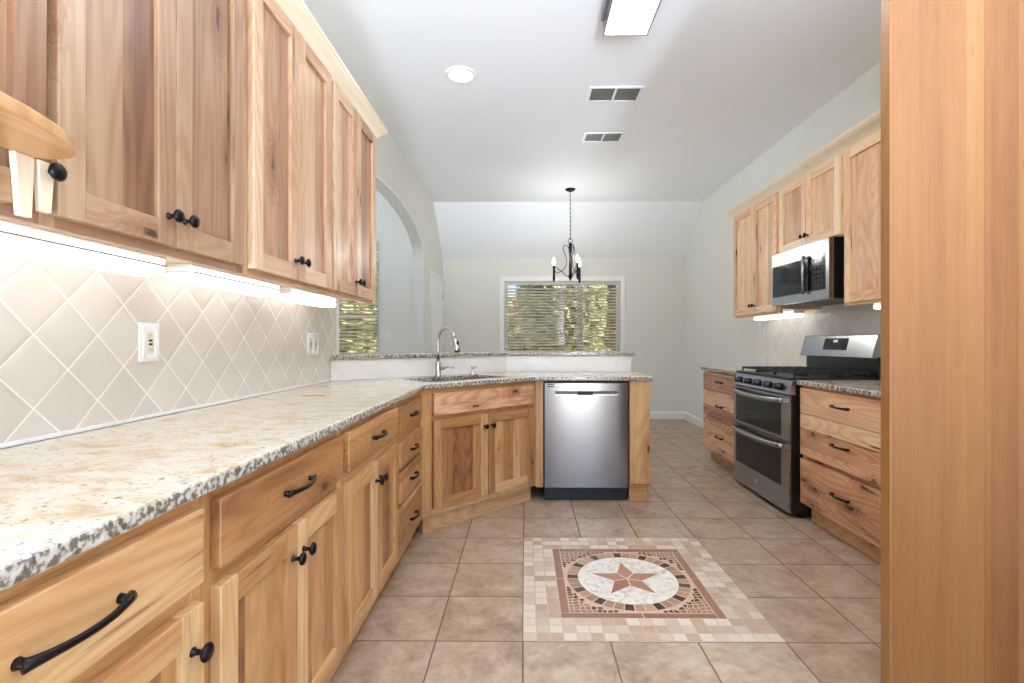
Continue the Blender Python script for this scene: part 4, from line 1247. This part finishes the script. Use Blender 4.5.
for ang in (170, 290, 50):
    c, s = math.cos(math.radians(ang)), math.sin(math.radians(ang))
    P = lambda r, z: (r * c, r * s, z)
    m = MB()
    cur = [(0.018, -0.715), (0.035, -0.690), (0.065, -0.680), (0.085, -0.70), (0.088, -0.73), (0.075, -0.77), (0.052, -0.82), (0.040, -0.87), (0.046, -0.92), (0.075, -0.97), (0.12, -1.005), (0.16, -1.015), (0.19, -0.995)]
    m.tube([P(r, z) for r, z in cur], 0.005, 8)
    m.tube([P(r, z) for r, z in ((0.02, -1.065), (0.05, -1.055), (0.09, -1.01), (0.13, -0.985), (0.16, -0.955), (0.19, -0.95))], 0.0045, 8)
    ar = m.build('arm', M['bronze'], t)
    m = MB(); m.lathe([(0.001, -1.125), (0.012, -1.115), (0.014, -1.095), (0.017, -1.08), (0.0145, -1.05), (0.0145, -0.94), (0.018, -0.932), (0.018, -0.924), (0.010, -0.922)], (0.2 * c, 0.2 * s, 0), seg=14); m.build('candle_sleeve', M['bronze'], ar)
    pl = bpy.data.lights.new('bulb_light', 'POINT'); pl.energy = LAMP['bulb_w']; pl.shadow_soft_size = 0.03; pl.color = (0.96, 1.0, 1.0)
    po_ = lnk(bpy.data.objects.new('bulb_light', pl)); po_.location = (0.2 * c, 0.2 * s, -0.80); po_.parent = t
    m = MB(); m.lathe([(0.008, -0.922), (0.012, -0.912), (0.019, -0.892), (0.019, -0.877), (0.012, -0.852), (0.004, -0.832), (0.001, -0.828)], (0.2 * c, 0.2 * s, 0), seg=14); m.build('bulb', M['lamp_bulb'], ar)

# ------------------------------------------------------------------ star medallion in the floor
def medallion():
    CX, CY, S = 0.4925, 2.401, 0.500
    t = thing('floor_medallion', 'square mosaic medallion with a brown star set in the tile floor', 'mosaic', (CX, CY, 0))
    rr = random.Random(11)
    def quad(m, pts, z=0.0030, tone=None, mi=0):
        n = len(pts)
        m.add([(x, y, z) for x, y in pts], [tuple(range(n))], mi, False, 'x', rr.random() if tone is None else tone)
    m = MB(); m.box(-S, S, -S, S, 0.0003, 0.0022); m.build('grout_bed', M['st_grout'], t)
    # outer border, three rows of small stones
    m = MB()
    n = 19; p = 2 * S / n; g = 0.0022
    for i in range(n):
        for j in range(n):
            if 3 <= i < n - 3 and 3 <= j < n - 3: continue
            x, y = -S + i * p, -S + j * p
            quad(m, [(x + g, y + g), (x + p - g, y + g), (x + p - g, y + p - g), (x + g, y + p - g)], tone=rr.choice((0.15, 0.3, 0.45, 0.6, 0.85, 0.95, 0.95)))
    m.build('border_tiles', M['st_beige'], t, fix=False)
    # brown strip frame
    q = S - 3 * p
    m = MB(); bwid = 0.038; gg = 0.0016
    for k in range(4):
        for a, b_ in ((-q, -0.001), (0.001, q - bwid)):
            pts = [(a + gg, -q + gg), (b_ - gg, -q + gg), (b_ - gg, -q + bwid - gg), (a + gg, -q + bwid - gg)]
            rot = [(x * math.cos(k * math.pi / 2) - y * math.sin(k * math.pi / 2), x * math.sin(k * math.pi / 2) + y * math.cos(k * math.pi / 2)) for x, y in pts]
            quad(m, rot)
    m.build('strip_frame', M['st_brown'], t, fix=False)
    # ring of radial stones
    r0, r1 = 0.238, 0.288
    m = MB()
    nr = 38
    for k in range(nr):
        a0, a1 = 2 * math.pi * (k + 0.07) / nr, 2 * math.pi * (k + 0.93) / nr
        dark = (k % 3 == 0)
        pts = [(r0 * math.cos(a0), r0 * math.sin(a0)), (r1 * math.cos(a0), r1 * math.sin(a0)), (r1 * math.cos(a1), r1 * math.sin(a1)), (r0 * math.cos(a1), r0 * math.sin(a1))]
        quad(m, pts, tone=rr.random(), mi=1 if dark else 0)
    m.build('ring_stones', [M['st_ring'], M['st_dark']], t, fix=False)
    # dark shards filling the corners
    qi = q - bwid - 0.002
    nn = 26; c = 2 * qi / nn
    jit = {}
    for i in range(nn + 1):
        for j in range(nn + 1):
            jit[i, j] = (-qi + i * c + (rr.uniform(-0.36, 0.36) * c if 0 < i < nn else 0), -qi + j * c + (rr.uniform(-0.36, 0.36) * c if 0 < j < nn else 0))
    ms = {(a, b_): MB() for a in (0, 1) for b_ in (0, 1)}
    for i in range(nn):
        for j in range(nn):
            pts = [jit[i, j], jit[i + 1, j], jit[i + 1, j + 1], jit[i, j + 1]]
            if min(math.hypot(*w) for w in pts) < r1 + 0.004: continue
            cx = sum(w[0] for w in pts) / 4; cy = sum(w[1] for w in pts) / 4
            pts = [(cx + (x - cx) * 0.78, cy + (y - cy) * 0.78) for x, y in pts]
            corner = abs(cx) + abs(cy) > 2 * qi - 0.14
            quad(ms[cx > 0, cy > 0], pts, mi=1 if corner else 0, tone=rr.random())
    for m in ms.values(): m.build('corner_shards', [M['st_dark'], M['st_brown']], t, fix=False)
    # cream disc and star
    m = MB(); nd = 64
    m.add([(0.235 * math.cos(2 * math.pi * k / nd), 0.235 * math.sin(2 * math.pi * k / nd), 0.0030) for k in range(nd)], [tuple(range(nd))]); m.build('disc', M['st_cream'], t, fix=False)
    m = MB()
    RO, RI = 0.178, 0.070
    for k in range(5):
        a = math.pi / 2 + 2 * math.pi * k / 5
        tip = (RO * math.cos(a), RO * math.sin(a))
        la, ra = a + math.pi / 5, a - math.pi / 5
        lp, rp = (RI * math.cos(la), RI * math.sin(la)), (RI * math.cos(ra), RI * math.sin(ra))
        def shrink(pts):
            cx = sum(w[0] for w in pts) / len(pts); cy = sum(w[1] for w in pts) / len(pts)
            return [(cx + (x - cx) * 0.95, cy + (y - cy) * 0.95) for x, y in pts]
        quad(m, shrink([(0, 0), rp, tip, lp]), 0.0034, tone=rr.random())
    m.build('star', M['st_star'], t, fix=False)
medallion()

# ------------------------------------------------------------------ outside the windows
b = MB(); b.box(-60, 60, 6.0, 80, -0.4, -0.2)
structure(b.build('ground_outside', M['bounce_ground']), 'pale sunlit ground outside the windows')
def tree(x, y, h, r, mat, label, n=2600, seed=1):
    rr = random.Random(seed)
    t = thing('tree', label, 'tree', (x, y, -0.2), 0, 'trees beyond the window')
    m = MB()
    m.tube([(0, 0, 0), (0.05, 0.02, h * 0.3), (-0.05, 0.05, h * 0.62)], [0.16, 0.12, 0.06], 10)
    for k in range(6):
        a = k * 1.1
        m.tube([(0.03, 0.02, h * (0.25 + 0.05 * k)), (0.5 * r * math.cos(a), 0.5 * r * math.sin(a), h * (0.45 + 0.06 * k)), (0.8 * r * math.cos(a), 0.8 * r * math.sin(a), h * (0.5 + 0.07 * k))], [0.07, 0.045, 0.02], 6)
    m.build('trunk', M['bark'], t)
    m = MB()
    v, f = [], []
    z0, z1 = h * 0.10, h
    lob = [(rr.uniform(0, 6.28), rr.uniform(-0.7, 0.9), rr.uniform(0.1, 0.3)) for _ in range(9)]
    for i in range(n):
        d = Vector((rr.gauss(0, 1), rr.gauss(0, 1), rr.gauss(0, 1))).normalized()
        az = math.atan2(d.y, d.x)
        k_ = 0.82 + sum(w * math.exp(-((math.cos(az - a_) - 1) ** 2 * 2 + (d.z - e_) ** 2 * 6)) for a_, e_, w in lob) * 0.6
        q = d * k_ * rr.uniform(0.35, 1.0) ** 0.5
        p = Vector((q.x * r, q.y * r, (z0 + z1) / 2 + q.z * (z1 - z0) / 2))
        if p.z < 0.15: continue
        s = rr.uniform(0.09, 0.20)
        a = Vector((rr.gauss(0, 1), rr.gauss(0, 1), rr.gauss(0, 1))).normalized(); bq = a.orthogonal().normalized()
        k = len(v)
        v += [tuple(p - a * s), tuple(p + bq * s * 0.6), tuple(p + a * s), tuple(p - bq * s * 0.6)]
        f.append((k, k + 1, k + 2, k + 3))
    m.add(v, f)
    m.build('foliage', mat, t, fix=False)
tree(1.0, 13.6, 4.6, 1.35, M['leaf_a'], 'olive-green tree behind the middle of the wide window', 6500, 1)
tree(-0.7, 17.6, 2.9, 1.5, M['leaf_b'], 'tan-leaved tree low at the left of the wide window', 6000, 2)
tree(4.0, 17.4, 5.4, 1.95, M['leaf_b'], 'golden-leaved tree at the right side of the wide window', 9000, 3)
tree(2.1, 21.2, 6.0, 1.9, M['leaf_c'], 'green tree farther back behind the porch posts', 8000, 4)
tree(-5.0, 12.0, 3.6, 1.9, M['leaf_a'], 'olive shrub-like tree outside the window seen through the arch', 7000, 5)
for (x, lab) in ((0.665, 'grey porch post outside the wide window, left of the pair'), (0.995, 'grey porch post outside the wide window, right of the pair')):
    m = MB(); m.box(-0.05, 0.05, -0.05, 0.05, 0.0, 3.2); m.box(-0.075, 0.075, -0.075, 0.075, 0.0, 0.18)
    o = m.build('porch_post', M['post'], bevel=0.006, loc=(x, 9.0, -0.2)); tag(o, lab, 'post', 'porch posts outside')
m = MB()
for k in range(100):
    m.box(-14 + k * 0.28, -14 + k * 0.28 + 0.26, 0, 0.025, 0.02, 1.62 + RNG.uniform(-0.02, 0.02))
for zz in (0.4, 1.3): m.box(-14, 14, 0.025, 0.065, zz, zz + 0.09)
o = m.build('board_fence', M['fence'], loc=(2.0, 23.5, -0.2)); tag(o, 'tan wooden board fence across the back of the yard', 'fence')
